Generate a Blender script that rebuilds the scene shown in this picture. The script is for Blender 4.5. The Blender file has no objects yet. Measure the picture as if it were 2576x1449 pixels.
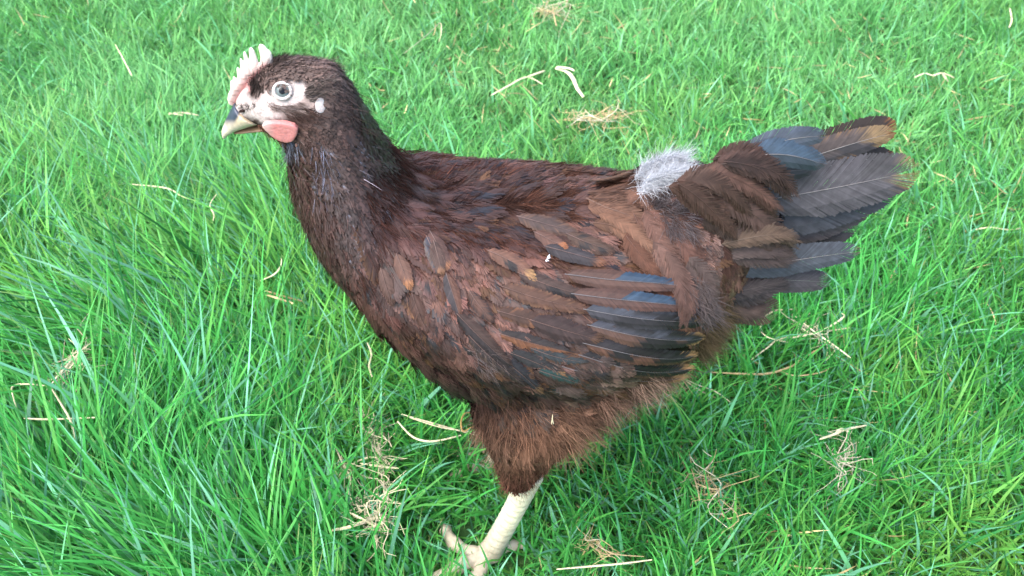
import bpy, math, random
import numpy as np
from mathutils import Vector
from mathutils.bvhtree import BVHTree

rng = np.random.default_rng(7)
R = math.radians
scene = bpy.context.scene
COL = scene.collection

# ------------------------------------------------------------------ camera, world, light
PITCH = 42.0
CAM = np.array([0.0, -0.36, 0.55])
HFOV = 62.0
cam_d = bpy.data.cameras.new('camera')
cam = bpy.data.objects.new('camera', cam_d)
COL.objects.link(cam)
cam.location = CAM
cam.rotation_euler = (R(90 - PITCH), 0, 0)
cam_d.sensor_width = 36
cam_d.lens = 18 / math.tan(R(HFOV / 2))
cam_d.clip_start = 0.01
cam_d.clip_end = 500
cam_d.dof.use_dof = True
cam_d.dof.focus_distance = 0.47
cam_d.dof.aperture_fstop = 19
scene.camera = cam

world = bpy.data.worlds.new("World")
scene.world = world
world.use_nodes = True
wn = world.node_tree.nodes
wl = world.node_tree.links
bg = wn['Background']
sky = wn.new('ShaderNodeTexSky')
sky.sky_type = 'NISHITA'
sky.sun_disc = False
SUN_EL, SUN_AZ = 60.0, 228.0           # azimuth measured clockwise from +Y: soft light from the left and a little behind the viewer
sky.sun_elevation = R(SUN_EL)
sky.sun_rotation = R(SUN_AZ)
sky.air_density = 1.0
sky.dust_density = 3.0
sky.ozone_density = 1.0
wl.new(sky.outputs['Color'], bg.inputs['Color'])
bg.inputs['Strength'].default_value = 0.15
sun_d = bpy.data.lights.new('sun', 'SUN')
sun_d.energy = 1.4
sun_d.angle = R(60)
sun_d.color = (1.0, 0.975, 0.94)
sun = bpy.data.objects.new('sun', sun_d)
COL.objects.link(sun)
sd = Vector((math.sin(R(SUN_AZ)) * math.cos(R(SUN_EL)), math.cos(R(SUN_AZ)) * math.cos(R(SUN_EL)), math.sin(R(SUN_EL))))
sun.rotation_euler = sd.to_track_quat('Z', 'Y').to_euler()
sun.location = sd * 5

vs = scene.view_settings
vs.view_transform = 'Standard'
vs.look = 'None'
vs.gamma = 1
vs.exposure = 2.0

# ------------------------------------------------------------------ projection helpers (photo pixels on a 2576 x 1449 grid)
FPX = 1288 / math.tan(R(HFOV / 2))
FWD = np.array([0, math.cos(R(PITCH)), -math.sin(R(PITCH))])
UPV = np.array([0, math.sin(R(PITCH)), math.cos(R(PITCH))])
RGT = np.array([1.0, 0, 0])


def ray(px, py):
    return FWD + (px - 1288) / FPX * RGT + (724.5 - py) / FPX * UPV


def at_y(px, py, y=0.0):
    r = ray(px, py)
    return CAM + r * ((y - CAM[1]) / r[1])


def at_z(px, py, z=0.0):
    r = ray(px, py)
    return CAM + r * ((z - CAM[2]) / r[2])


def proj(p):
    v = np.atleast_2d(p) - CAM
    d = v @ FWD
    return np.stack([1288 + FPX * (v @ RGT) / d, 724.5 - FPX * (v @ UPV) / d], 1)


def lin(c):
    c = np.asarray(c, float) / 255.0
    return np.where(c <= 0.04045, c / 12.92, ((c + 0.055) / 1.055) ** 2.4)


def C(r, g, b, k=0.40):            # seen colour -> surface albedo
    return lin((r, g, b)) * k


def unit(v):
    return v / np.maximum(np.linalg.norm(v, axis=-1, keepdims=True), 1e-9)


# ------------------------------------------------------------------ mesh helpers
class Acc:
    def __init__(self):
        self.V, self.F, self.K, self.n = [], [], [], 0

    def add(self, V, F, K):
        self.V.append(np.asarray(V, float))
        self.F.append(np.asarray(F, int) + self.n)
        self.K.append(np.asarray(K, float))
        self.n += len(V)

    def arrays(self):
        return np.concatenate(self.V), np.concatenate(self.F), np.concatenate(self.K)


def mesh_np(name, V, F, K=None, smooth=False):
    me = bpy.data.meshes.new(name)
    V = np.asarray(V, np.float32)
    F = np.asarray(F, np.int32)
    m, c = F.shape
    me.vertices.add(len(V))
    me.vertices.foreach_set('co', V.ravel())
    me.loops.add(m * c)
    me.loops.foreach_set('vertex_index', F.ravel())
    me.polygons.add(m)
    me.polygons.foreach_set('loop_start', np.arange(0, m * c, c, dtype=np.int32))
    me.polygons.foreach_set('loop_total', np.full(m, c, np.int32))
    me.polygons.foreach_set('use_smooth', np.full(m, smooth, bool))
    me.update(calc_edges=True)
    if K is not None:
        set_col(me, K)
    return me


def set_col(me, K):
    K = np.asarray(K, np.float32)
    if K.shape[1] == 3:
        K = np.concatenate([K, np.full((len(K), 1), 0.4, np.float32)], 1)
    a = me.color_attributes.get('Col') or me.color_attributes.new('Col', 'FLOAT_COLOR', 'POINT')
    a.data.foreach_set('color', K.ravel().astype(np.float32))


def obj(name, me, mat, parent=None):
    o = bpy.data.objects.new(name, me)
    COL.objects.link(o)
    if mat and not me.materials:
        me.materials.append(mat)
    if parent:
        o.parent = parent
    return o


def acc_obj(name, acc, mat, parent=None, mirror=False, smooth=False):
    V, F, K = acc.arrays()
    if mirror:
        V2 = V * np.array([1, -1, 1])
        F = np.concatenate([F, F[:, ::-1] + len(V)])
        V = np.concatenate([V, V2])
        K = np.concatenate([K, K])
    return obj(name, mesh_np(name, V, F, K, smooth), mat, parent)


def tag(o, label=None, cat=None, group=None, kind=None):
    if label: o['label'] = label
    if cat: o['category'] = cat
    if group: o['group'] = group
    if kind: o['kind'] = kind
    return o


def mirrored(o, parent, label=None):   # the same part on the far side of the bird
    c = o.copy()
    COL.objects.link(c)
    c.parent = parent
    c.scale = (1, -1, 1)
    return c


def loft(rings, cap=True):
    n = len(rings[0])
    V = np.concatenate(rings)
    F = []
    for i in range(len(rings) - 1):
        for j in range(n):
            k = (j + 1) % n
            F.append((i * n + j, i * n + k, (i + 1) * n + k, (i + 1) * n + j))
    V = list(V)
    if cap:
        for i, flip in ((0, True), (len(rings) - 1, False)):
            c = len(V)
            V.append(np.mean(rings[i], 0))
            for j in range(n):
                k = (j + 1) % n
                q = (i * n + j, i * n + k, c, c)
                F.append(q)
    return np.array(V), F


def quads_to_mesh(name, V, F):
    me = bpy.data.meshes.new(name)
    FF = [tuple(dict.fromkeys(f)) for f in F]
    me.from_pydata([tuple(v) for v in V], [], FF)
    me.validate()
    me.update()
    return me


def remesh(parts, voxel, smooth_it=4, smooth_f=0.5):
    """union of closed shells as one continuous surface"""
    V, F, n = [], [], 0
    for v, f in parts:
        V += [tuple(x) for x in v]
        F += [tuple(dict.fromkeys(i + n for i in q)) for q in f]
        n += len(v)
    me = bpy.data.meshes.new('tmp')
    me.from_pydata(V, [], F)
    me.validate()
    import bmesh
    bm = bmesh.new()
    bm.from_mesh(me)
    bmesh.ops.recalc_face_normals(bm, faces=bm.faces)
    bm.to_mesh(me)
    bm.free()
    o = bpy.data.objects.new('tmp', me)
    COL.objects.link(o)
    m = o.modifiers.new('r', 'REMESH')
    m.mode = 'VOXEL'
    m.voxel_size = voxel
    m.use_smooth_shade = True
    if smooth_it:
        s = o.modifiers.new('s', 'SMOOTH')
        s.factor = smooth_f
        s.iterations = smooth_it
    dg = bpy.context.evaluated_depsgraph_get()
    res = bpy.data.meshes.new_from_object(o.evaluated_get(dg))
    bpy.data.objects.remove(o)
    bpy.data.meshes.remove(me)
    return res


def mverts(me):
    a = np.empty(len(me.vertices) * 3, np.float32)
    me.vertices.foreach_get('co', a)
    return a.reshape(-1, 3).astype(float)


def mnormals(me):
    a = np.empty(len(me.vertices) * 3, np.float32)
    me.vertices.foreach_get('normal', a)
    return a.reshape(-1, 3).astype(float)


def section(U, L, b, y0=0.0, n=28, grow=0.0):
    """elliptical section whose outline, seen in the photo, runs from U to L; b is its real half width"""
    U = np.array(U, float)
    L = np.array(L, float)
    QU, QL = at_y(*U, y0), at_y(*L, y0)
    d = QU - QL
    nn = d / np.linalg.norm(d)
    c = (QU + QL) / 2
    a = np.linalg.norm(d) / 2
    e = (U - L) / np.linalg.norm(U - L)
    mpp = np.linalg.norm(d) / np.linalg.norm(U - L)
    ph = np.linspace(0, 2 * math.pi, 48, endpoint=False)
    Y = np.array([0, 1.0, 0])
    for _ in range(14):
        P = c + a * np.cos(ph)[:, None] * nn + b * np.sin(ph)[:, None] * Y
        s = proj(P) @ e
        a = max(a + ((U @ e - L @ e) / 2 - (s.max() - s.min()) / 2) * mpp, 0.25 * b)
        c = c + nn * (((U @ e + L @ e) / 2 - (s.max() + s.min()) / 2) * mpp)
    ph = np.linspace(0, 2 * math.pi, n, endpoint=False)
    return c + (a + grow) * np.cos(ph)[:, None] * nn + (b + grow) * np.sin(ph)[:, None] * Y


def densify(st, m=4):
    """Catmull-Rom between the stations (U, L, b)"""
    A = np.array([[*u, *l, b] for u, l, b in st], float)
    out = []
    for i in range(len(A) - 1):
        p0, p1, p2, p3 = A[max(i - 1, 0)], A[i], A[i + 1], A[min(i + 2, len(A) - 1)]
        for k in range(m):
            t = k / m
            out.append(0.5 * (2 * p1 + (p2 - p0) * t + (2 * p0 - 5 * p1 + 4 * p2 - p3) * t * t + (3 * p1 - p0 - 3 * p2 + p3) * t ** 3))
    out.append(A[-1])
    return [((r[0], r[1]), (r[2], r[3]), max(r[4], 0.0006)) for r in out]


def loft_px(st, y0=0.0, n=28, m=4, grow=0.0):
    return loft([section(u, l, b, y0, n, grow) for u, l, b in densify(st, m)])


def smooth_path(pts, m=8):
    A = np.array(pts, float)
    out = []
    n = len(A)
    for t in np.linspace(0, n - 1, m):
        i = min(int(t), n - 2)
        f = t - i
        p0, p1, p2, p3 = A[max(i - 1, 0)], A[i], A[i + 1], A[min(i + 2, n - 1)]
        out.append(0.5 * (2 * p1 + (p2 - p0) * f + (2 * p0 - 5 * p1 + 4 * p2 - p3) * f * f + (3 * p1 - p0 - 3 * p2 + p3) * f ** 3))
    return np.array(out)


def tube(path, rad, n=14, flat=1.0):
    path = np.asarray(path, float)
    rad = np.broadcast_to(np.asarray(rad, float), (len(path),))
    T = unit(np.gradient(path, axis=0))
    ref = np.array([0, 0, 1.0]) if abs(T[:, 2]).mean() < 0.8 else np.array([0, 1.0, 0])
    A = unit(np.cross(T, ref))
    B = np.cross(A, T)
    ph = np.linspace(0, 2 * math.pi, n, endpoint=False)
    return loft([p + r * (np.cos(ph)[:, None] * a + flat * np.sin(ph)[:, None] * b) for p, r, a, b in zip(path, rad, A, B)])


# ------------------------------------------------------------------ materials
def new_mat(name):
    m = bpy.data.materials.new(name)
    m.use_nodes = True
    return m, m.node_tree.nodes, m.node_tree.links, m.node_tree.nodes['Principled BSDF']


def col_mat(name, rough=0.6, spec=0.3, noise_scale=0, noise_amt=0.0, bump=0.0, bump_scale=400, sss=0.0, sss_col=(1, .3, .2), coat=0.0, translucent=0.0, gloss_from_alpha=False, sheen=0.0, rand_hue=False):
    m, N, L, P = new_mat(name)
    at = N.new('ShaderNodeAttribute')
    at.attribute_name = 'Col'
    colour = at.outputs['Color']
    tc = N.new('ShaderNodeTexCoord')
    if noise_amt:
        nz = N.new('ShaderNodeTexNoise')
        nz.inputs['Scale'].default_value = noise_scale
        nz.inputs['Detail'].default_value = 5
        L.new(tc.outputs['Object'], nz.inputs['Vector'])
        mr = N.new('ShaderNodeMapRange')
        mr.inputs['From Min'].default_value = 0.3
        mr.inputs['From Max'].default_value = 0.7
        mr.inputs['To Min'].default_value = 1 - noise_amt
        mr.inputs['To Max'].default_value = 1 + noise_amt
        L.new(nz.outputs['Fac'], mr.inputs['Value'])
        vm = N.new('ShaderNodeVectorMath')
        vm.operation = 'SCALE'
        L.new(colour, vm.inputs[0])
        L.new(mr.outputs['Result'], vm.inputs['Scale'])
        colour = vm.outputs['Vector']
    L.new(colour, P.inputs['Base Color'])
    P.inputs['Roughness'].default_value = rough
    P.inputs['Specular IOR Level'].default_value = spec
    P.inputs['Coat Weight'].default_value = coat
    P.inputs['Coat Roughness'].default_value = 0.05
    if sheen:
        P.inputs['Sheen Weight'].default_value = sheen
        P.inputs['Sheen Roughness'].default_value = 0.4
    if sss:
        P.inputs['Subsurface Weight'].default_value = sss
        P.inputs['Subsurface Radius'].default_value = sss_col
        P.inputs['Subsurface Scale'].default_value = 0.003
    if gloss_from_alpha:
        mr2 = N.new('ShaderNodeMapRange')
        mr2.inputs['To Min'].default_value = 0.85
        mr2.inputs['To Max'].default_value = 0.30
        L.new(at.outputs['Alpha'], mr2.inputs['Value'])
        L.new(mr2.outputs['Result'], P.inputs['Roughness'])
        mr3 = N.new('ShaderNodeMapRange')
        mr3.inputs['To Min'].default_value = 0.15
        mr3.inputs['To Max'].default_value = 0.6
        L.new(at.outputs['Alpha'], mr3.inputs['Value'])
        L.new(mr3.outputs['Result'], P.inputs['Specular IOR Level'])
    if bump:
        nb = N.new('ShaderNodeTexNoise')
        nb.inputs['Scale'].default_value = bump_scale
        nb.inputs['Detail'].default_value = 4
        L.new(tc.outputs['Object'], nb.inputs['Vector'])
        bp = N.new('ShaderNodeBump')
        bp.inputs['Strength'].default_value = bump
        bp.inputs['Distance'].default_value = 0.001
        L.new(nb.outputs['Fac'], bp.inputs['Height'])
        L.new(bp.outputs['Normal'], P.inputs['Normal'])
    if translucent:
        tr = N.new('ShaderNodeBsdfTranslucent')
        L.new(colour, tr.inputs['Color'])
        mx = N.new('ShaderNodeMixShader')
        mx.inputs['Fac'].default_value = translucent
        L.new(P.outputs['BSDF'], mx.inputs[1])
        L.new(tr.outputs['BSDF'], mx.inputs[2])
        L.new(mx.outputs['Shader'], N['Material Output'].inputs['Surface'])
    return m


M_GRASS = col_mat('grass_blade', rough=0.5, spec=0.28, translucent=0.35, noise_scale=60, noise_amt=0.15)
M_STRAW = col_mat('dry_straw', rough=0.6, spec=0.3, noise_scale=300, noise_amt=0.25, translucent=0.1)
M_FEATHER = col_mat('feather', gloss_from_alpha=True, noise_scale=260, noise_amt=0.22, translucent=0.08)
M_FLUFF = col_mat('down_fluff', rough=0.9, spec=0.1, translucent=0.4)
M_BODY = col_mat('plumage_skin', rough=0.8, spec=0.15, noise_scale=500, noise_amt=0.25, bump=0.5, bump_scale=900)
M_COMB = col_mat('comb_flesh', rough=0.5, spec=0.35, noise_scale=500, noise_amt=0.12, bump=0.4, bump_scale=900, sss=0.3)
M_BEAK = col_mat('beak_horn', rough=0.35, spec=0.5, noise_scale=350, noise_amt=0.2, bump=0.1, bump_scale=500)
M_EYE = col_mat('eye_gloss', rough=0.12, spec=0.25)
M_LEG = col_mat('leg_scales', rough=0.5, spec=0.4, noise_scale=220, noise_amt=0.18, bump=0.5, bump_scale=420, sss=0.1)

# ------------------------------------------------------------------ setting: ground
mg, N, L, P = new_mat('lawn_soil')
tc = N.new('ShaderNodeTexCoord')
nz = N.new('ShaderNodeTexNoise')
nz.inputs['Scale'].default_value = 45
nz.inputs['Detail'].default_value = 8
L.new(tc.outputs['Object'], nz.inputs['Vector'])
cr = N.new('ShaderNodeValToRGB')
cr.color_ramp.elements[0].position = 0.35
cr.color_ramp.elements[0].color = (0.016, 0.070, 0.014, 1)
cr.color_ramp.elements[1].position = 0.7
cr.color_ramp.elements[1].color = (0.050, 0.115, 0.026, 1)
L.new(nz.outputs['Fac'], cr.inputs['Fac'])
L.new(cr.outputs['Color'], P.inputs['Base Color'])
P.inputs['Roughness'].default_value = 0.95
bp = N.new('ShaderNodeBump')
bp.inputs['Distance'].default_value = 0.01
L.new(nz.outputs['Fac'], bp.inputs['Height'])
L.new(bp.outputs['Normal'], P.inputs['Normal'])
S = 120
gm = mesh_np('ground', [(-S, -S, 0), (S, -S, 0), (S, S, 0), (-S, S, 0)], [(0, 1, 2, 3)])
tag(obj('ground', gm, mg), kind='structure', label='soil of the lawn beneath the grass')


# ------------------------------------------------------------------ grass
def vnoise(x, y, scale, seed):
    r = np.random.default_rng(seed)
    T = r.random((64, 64))
    u, v = x / scale + 1000.3, y / scale + 1000.7
    i, j = np.floor(u).astype(int), np.floor(v).astype(int)
    f, g = u - i, v - j
    f = f * f * (3 - 2 * f)
    g = g * g * (3 - 2 * g)
    i0, i1, j0, j1 = i % 64, (i + 1) % 64, j % 64, (j + 1) % 64
    return (T[i0, j0] * (1 - f) + T[i1, j0] * f) * (1 - g) + (T[i0, j1] * (1 - f) + T[i1, j1] * f) * g


FOOT = at_z(1234, 1388, 0.010)


def sstep(x, a, b):
    t = np.clip((x - a) / (b - a), 0, 1)
    return t * t * (3 - 2 * t)


def blades(x, y, length, width, head, lean, curl, kind_col, z0=0.0, K=6, tip_col=None):
    n = len(x)
    s = np.linspace(0, 1, K)[None, :]
    hx, hy = np.cos(head)[:, None], np.sin(head)[:, None]
    ln, cl = lean[:, None], curl[:, None]
    ang = ln + cl * s                       # angle away from the vertical grows along the blade
    ds = 1.0 / (K - 1)
    dh = np.sin(ang) * ds
    dv = np.cos(ang) * ds
    H = np.concatenate([np.zeros((n, 1)), np.cumsum((dh[:, 1:] + dh[:, :-1]) / 2, 1)], 1) * length[:, None]
    Z = np.concatenate([np.zeros((n, 1)), np.cumsum((dv[:, 1:] + dv[:, :-1]) / 2, 1)], 1) * length[:, None]
    Z = np.maximum(Z, 0.0015) + z0
    # sideways sweep so that blades are not planar arcs
    sw = (rng.normal(0, 0.12, n)[:, None]) * s ** 2 * length[:, None]
    cx = x[:, None] + hx * H - hy * sw
    cy = y[:, None] + hy * H + hx * sw
    tw = rng.normal(0, 0.7, n)[:, None] + rng.normal(0, 0.6, n)[:, None] * s
    # side vector: horizontal perpendicular, rotated about the blade axis by tw
    sx, sy = -hy * np.cos(tw), hx * np.cos(tw)
    nx, ny, nzv = -np.cos(ang) * hx * np.sin(tw), -np.cos(ang) * hy * np.sin(tw), np.sin(ang) * np.sin(tw)
    w = (width[:, None] / 2) * np.clip(1.05 - s ** 2.2, 0.06, 1) * np.clip(0.55 + 1.6 * s, 0, 1)
    A = np.stack([cx - (sx + nx) * w, cy - (sy + ny) * w, Z - nzv * w], -1)
    B = np.stack([cx + (sx + nx) * w, cy + (sy + ny) * w, Z + nzv * w], -1)
    V = np.stack([A, B], 2).reshape(n, K * 2, 3)
    base = (np.arange(n) * K * 2)[:, None]
    q = np.array([[2 * i, 2 * i + 1, 2 * i + 3, 2 * i + 2] for i in range(K - 1)])
    F = (base[:, None, :] + q[None]).reshape(-1, 4)
    c = kind_col[:, None, :] * np.ones((1, K, 1))
    pale = np.array([0.16, 0.2, 0.07])
    k = (np.clip(1 - s * 4.5, 0, 1) * 0.6)[..., None]
    c = c * (1 - k) + pale * k
    if tip_col is not None:
        k2 = (np.clip((s - 0.8) * 5, 0, 1))[..., None] * tip_col[:, None, None]
        c = c * (1 - k2) + np.array([0.30, 0.25, 0.11]) * k2
    Kc = np.repeat(c, 2, axis=1).reshape(-1, 3)
    return V.reshape(-1, 3), F, Kc


def grass_colour(x, y, n):
    g = np.array([0.060, 0.325, 0.064])
    yel = np.array([0.140, 0.360, 0.060])
    blu = np.array([0.140, 0.390, 0.230])
    drk = np.array([0.028, 0.175, 0.040])
    m = np.clip(vnoise(x, y, 0.09, 3) * 1.3 - 0.25 + rng.normal(0, 0.22, n), 0, 1)[:, None]
    c = g * (1 - m) + yel * m
    r = rng.random(n)[:, None]
    c = np.where(r < 0.14, blu * (0.7 + 0.5 * rng.random((n, 1))), c)
    c = np.where(r > 0.84, drk, c)
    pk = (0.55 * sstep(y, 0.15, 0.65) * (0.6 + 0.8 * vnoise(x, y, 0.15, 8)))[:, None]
    c = c * (1 - pk) + np.array([0.20, 0.46, 0.17]) * pk          # haze and grazing gloss of the far lawn painted into the blades
    return c * np.exp(rng.normal(0, 0.22, (n, 1)))


def sow(n, x0, x1, y0, y1, far=False, scale=1.0):
    x = rng.uniform(x0, x1, n)
    y = rng.uniform(y0, y1, n)
    # tufts: pull the blades together
    cl = rng.random(n) < 0.45
    gx, gy = np.round(x / 0.021), np.round(y / 0.021)
    jx = np.sin(gx * 12.99 + gy * 78.2) * 0.009
    jy = np.sin(gx * 39.3 + gy * 11.1) * 0.009
    x = np.where(cl, gx * 0.021 + jx + rng.normal(0, 0.0045, n), x)
    y = np.where(cl, gy * 0.021 + jy + rng.normal(0, 0.0045, n), y)
    return x, y


grass_parts = []


def plant(n, x0, x1, y0, y1, long_only=False, wmul=1.0, lmul=1.0, K=6):
    x, y = sow(n, x0, x1, y0, y1)
    lush = sstep(-x + 0.22 * (0.35 - y), 0.08, 0.33) * (1 - sstep(y, 0.30, 0.75))   # long, combed grass at the left
    nz1 = vnoise(x, y, 0.13, 1)
    nz2 = vnoise(x, y, 0.05, 2)
    keep = rng.random(n) < (0.55 + 0.6 * nz2)
    L_ = (0.028 + 0.022 * nz1 + 0.012 * rng.random(n)) * (1 - lush) + (0.055 + 0.03 * nz1 + 0.04 * rng.random(n)) * lush
    L_ = L_ * np.exp(rng.normal(0, 0.22, n)) * lmul * (1 - 0.25 * sstep(y, 0.2, 0.6))
    # short, trodden grass round the standing foot
    dx, dy = x - (FOOT[0] - 0.012), y - (FOOT[1] - 0.004)
    near = np.exp(-((dx / 0.045) ** 2 + (dy / 0.035) ** 2))
    L_ = L_ * (1 - 0.72 * near)
    keep &= rng.random(n) > 0.55 * near
    W_ = (0.0016 + 0.0016 * rng.random(n) ** 1.5 + 0.0005 * lush) * wmul
    wide = rng.random(n) < 0.05
    W_ = np.where(wide, W_ * 1.6, W_)
    comb = np.where(lush > 0.35, R(128) + (vnoise(x, y, 0.12, 4) - 0.5) * 2.2, vnoise(x, y, 0.10, 5) * 12.0)
    head = comb + rng.normal(0, 1, n) * (1.5 - 0.85 * lush)
    lean = np.abs(rng.normal(0.42, 0.30, n)) + 0.25 * lush + 0.25 * near
    curl = np.abs(rng.normal(0.45, 0.45, n)) + 0.15 * lush
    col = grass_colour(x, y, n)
    tip = (rng.random(n) < 0.16) * rng.random(n)
    k = keep
    grass_parts.append(blades(x[k], y[k], L_[k], W_[k], head[k], lean[k], curl[k], col[k], K=K, tip_col=tip[k]))


plant(165000, -0.85, 0.85, -0.20, 0.98, wmul=0.88)
plant(26000, -0.75, 0.75, -0.24, 0.30)
def arch(n, x0, x1, y0, y1, L0, L1):
    x, y = rng.uniform(x0, x1, n), rng.uniform(y0, y1, n)
    k = np.hypot(x - FOOT[0], y - FOOT[1]) > 0.09
    x, y = x[k], y[k]
    n = len(x)
    blu = rng.random((n, 1)) < 0.6
    c = np.where(blu, np.array([0.12, 0.38, 0.17]), np.array([0.10, 0.36, 0.07])) * np.exp(rng.normal(0, .2, (n, 1)))
    grass_parts.append(blades(x, y, rng.uniform(L0, L1, n), rng.uniform(.0024, .0042, n), rng.normal(R(125), 1.1, n), np.abs(rng.normal(.5, .25, n)), rng.uniform(.2, 1.2, n), c, K=9))


arch(420, -0.75, 0.0, -0.12, 0.45, .07, .13)
arch(330, -0.1, 0.75, -0.10, 0.6, .045, .08)
arch(500, -0.9, 0.9, 0.35, 1.0, .04, .07)
plant(45000, -1.5, -0.85, -0.9, 1.6, wmul=1.3, K=4)
plant(45000, 0.85, 1.5, -0.9, 1.6, wmul=1.3, K=4)
plant(40000, -0.85, 0.85, 0.98, 1.8, wmul=1.4, K=4)
plant(30000, -0.85, 0.85, -0.95, -0.20, wmul=1.3, K=4)
# the lawn farther off, beyond the picture
xx, yy = rng.uniform(-5, 5, 170000), rng.uniform(-4, 7, 170000)
out = ~((np.abs(xx) < 1.5) & (yy > -0.9) & (yy < 1.8))
xx, yy = xx[out], yy[out]
nn_ = len(xx)
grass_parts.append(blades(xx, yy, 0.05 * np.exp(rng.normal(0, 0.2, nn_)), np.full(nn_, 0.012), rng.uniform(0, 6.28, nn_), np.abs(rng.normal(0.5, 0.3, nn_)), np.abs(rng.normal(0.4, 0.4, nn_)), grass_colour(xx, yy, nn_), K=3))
ga = Acc()
for p in grass_parts:
    ga.add(*p)
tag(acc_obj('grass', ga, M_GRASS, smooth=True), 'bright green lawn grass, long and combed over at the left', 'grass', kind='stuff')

# dead blades lying in the sward
n = 9500
x, y = rng.uniform(-0.9, 0.9, n), rng.uniform(-0.2, 1.1, n)
dens = vnoise(x, y, 0.16, 11) * 0.9 + 0.6 * np.exp(-(((x - 0.08) / 0.16) ** 2 + ((y - 0.50) / 0.10) ** 2))
lushx = sstep(-x + 0.22 * (0.35 - y), 0.08, 0.33) * (1 - sstep(y, 0.30, 0.75))
k = rng.random(n) < np.clip(dens - 0.15, 0.05, 1) * (1 - 0.8 * lushx)
x, y = x[k], y[k]
n = len(x)
dc = np.where(rng.random((n, 1)) < 0.6, np.array([0.42, 0.33, 0.17]), np.array([0.29, 0.22, 0.10])) * np.exp(rng.normal(0, 0.25, (n, 1)))
V, F, K_ = blades(x, y, rng.uniform(0.010, 0.040, n), rng.uniform(0.0008, 0.0017, n), rng.uniform(0, 6.28, n), rng.uniform(0.8, 1.5, n), rng.normal(0, 0.5, n), dc, z0=0.0)
V[:, 2] += np.repeat(rng.uniform(0.002, 0.024, n), 12)
tag(obj('dry_thatch', mesh_np('dry_thatch', V, F, K_), M_STRAW), 'scattered dead tan grass blades lying through the lawn', 'thatch', kind='stuff')

# ------------------------------------------------------------------ the hen: body
hen = bpy.data.objects.new('hen', None)
COL.objects.link(hen)
tag(hen, 'chocolate brown young hen with pale comb standing side on in the grass', 'hen')

BODY_ST = [
    ((588, 264), (612, 298), .004), ((602, 232), (654, 306), .0078), ((640, 188), (692, 336), .0130), ((692, 150), (726, 366), .0170),
    ((775, 142), (730, 405), .0190), ((842, 158), (734, 450), .0215), ((900, 224), (742, 500), .026), ((950, 310), (758, 560), .034),
    ((1010, 392), (790, 640), .044), ((1096, 456), (855, 725), .055), ((1210, 474), (948, 838), .063), ((1335, 472), (1070, 940), .068),
    ((1450, 468), (1240, 1010), .070), ((1545, 464), (1420, 1030), .068), ((1620, 458), (1575, 985), .061), ((1690, 436), (1680, 915), .050),
    ((1760, 420), (1752, 850), .038), ((1830, 418), (1815, 780), .026), ((1900, 418), (1880, 710), .014), ((1960, 440), (1940, 630), .005)]
THIGH_ST = [((1190, 950), (1580, 950), .026), ((1203, 1035), (1470, 1050), .030), ((1226, 1105), (1412, 1095), .025), ((1248, 1160), (1380, 1145), .018), ((1270, 1215), (1345, 1190), .010)]
WING_OUT = [(960, 600), (1060, 560), (1250, 585), (1420, 640), (1600, 690), (1730, 715), (1765, 770), (1765, 860), (1735, 915), (1600, 950), (1430, 982), (1300, 975), (1150, 925), (1040, 850), (960, 740)]
LEG_Y = -0.045
parts = [loft_px(BODY_ST, 0.0, 36)]
for s in (1, -1):
    v, f = loft_px(THIGH_ST, LEG_Y, 24)
    parts.append((v * np.array([1, s, 1]), f))
body_me = remesh(parts, 0.0014, 10)
import bmesh
bm_ = bmesh.new()
bm_.from_mesh(body_me)
hv = {v for v in bm_.verts if v.co.x < -0.085 and v.co.z > 0.285}
bmesh.ops.subdivide_edges(bm_, edges=[e for e in bm_.edges if e.verts[0] in hv and e.verts[1] in hv], cuts=2, use_grid_fill=True)
bm_.normal_update()
bm_.to_mesh(body_me)
bm_.free()
for p_ in body_me.polygons:
    p_.use_smooth = True
bV, bN = mverts(body_me), mnormals(body_me)
bV = bV - bN * 0.0022 * sstep(bV[:, 0], -0.125, -0.08)[:, None]


def inpoly(P, poly):
    x, y = P[:, 0], P[:, 1]
    res = np.zeros(len(P), bool)
    n = len(poly)
    for i in range(n):
        x1, y1 = poly[i]
        x2, y2 = poly[(i + 1) % n]
        c = ((y1 > y) != (y2 > y)) & (x < (x2 - x1) * (y - y1) / (y2 - y1 + 1e-9) + x1)
        res ^= c
    return res


# the folded wing stands out from the flank
mir = np.where(bV[:, 1:2] > 0, -1.0, 1.0)
flipm = np.concatenate([np.ones((len(bV), 1)), mir, np.ones((len(bV), 1))], 1)
wp_px, wp_n = proj(bV * flipm), bN * flipm
ins = inpoly(wp_px, WING_OUT) & (wp_n @ FWD < -0.05)
dist = np.full(len(bV), 1e9)
for i in range(len(WING_OUT)):
    a_, b_ = np.array(WING_OUT[i], float), np.array(WING_OUT[(i + 1) % len(WING_OUT)], float)
    t_ = np.clip(((wp_px - a_) @ (b_ - a_)) / ((b_ - a_) @ (b_ - a_)), 0, 1)[:, None]
    dist = np.minimum(dist, np.hypot(*(wp_px - (a_ + t_ * (b_ - a_))).T))
bV = bV + bN * (0.0065 * np.sqrt(sstep(dist, 0, 90)) * ins * np.where(bV[:, 1] > 0, 0.3, 1.0))[:, None]
body_me.vertices.foreach_set('co', bV.astype(np.float32).ravel())
body_me.update()
bvh = BVHTree.FromPolygons([Vector(v) for v in bV], [tuple(p.vertices) for p in body_me.polygons])


def hit(px, py):
    r = ray(px, py)
    h = bvh.ray_cast(Vector(CAM), Vector(r).normalized())
    return (np.array(h[0]), np.array(h[1])) if h[0] is not None else None


def zp(pts):     # points measured on an enlargement of the head
    return [(513 + a * 0.3269, 63.1 + b * 0.3268) for a, b in pts]


def z2(pts):     # points measured on a second enlargement of the head
    return [(503.5 + a * 0.2952, 75.76 + b * 0.2952) for a, b in pts]


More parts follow.
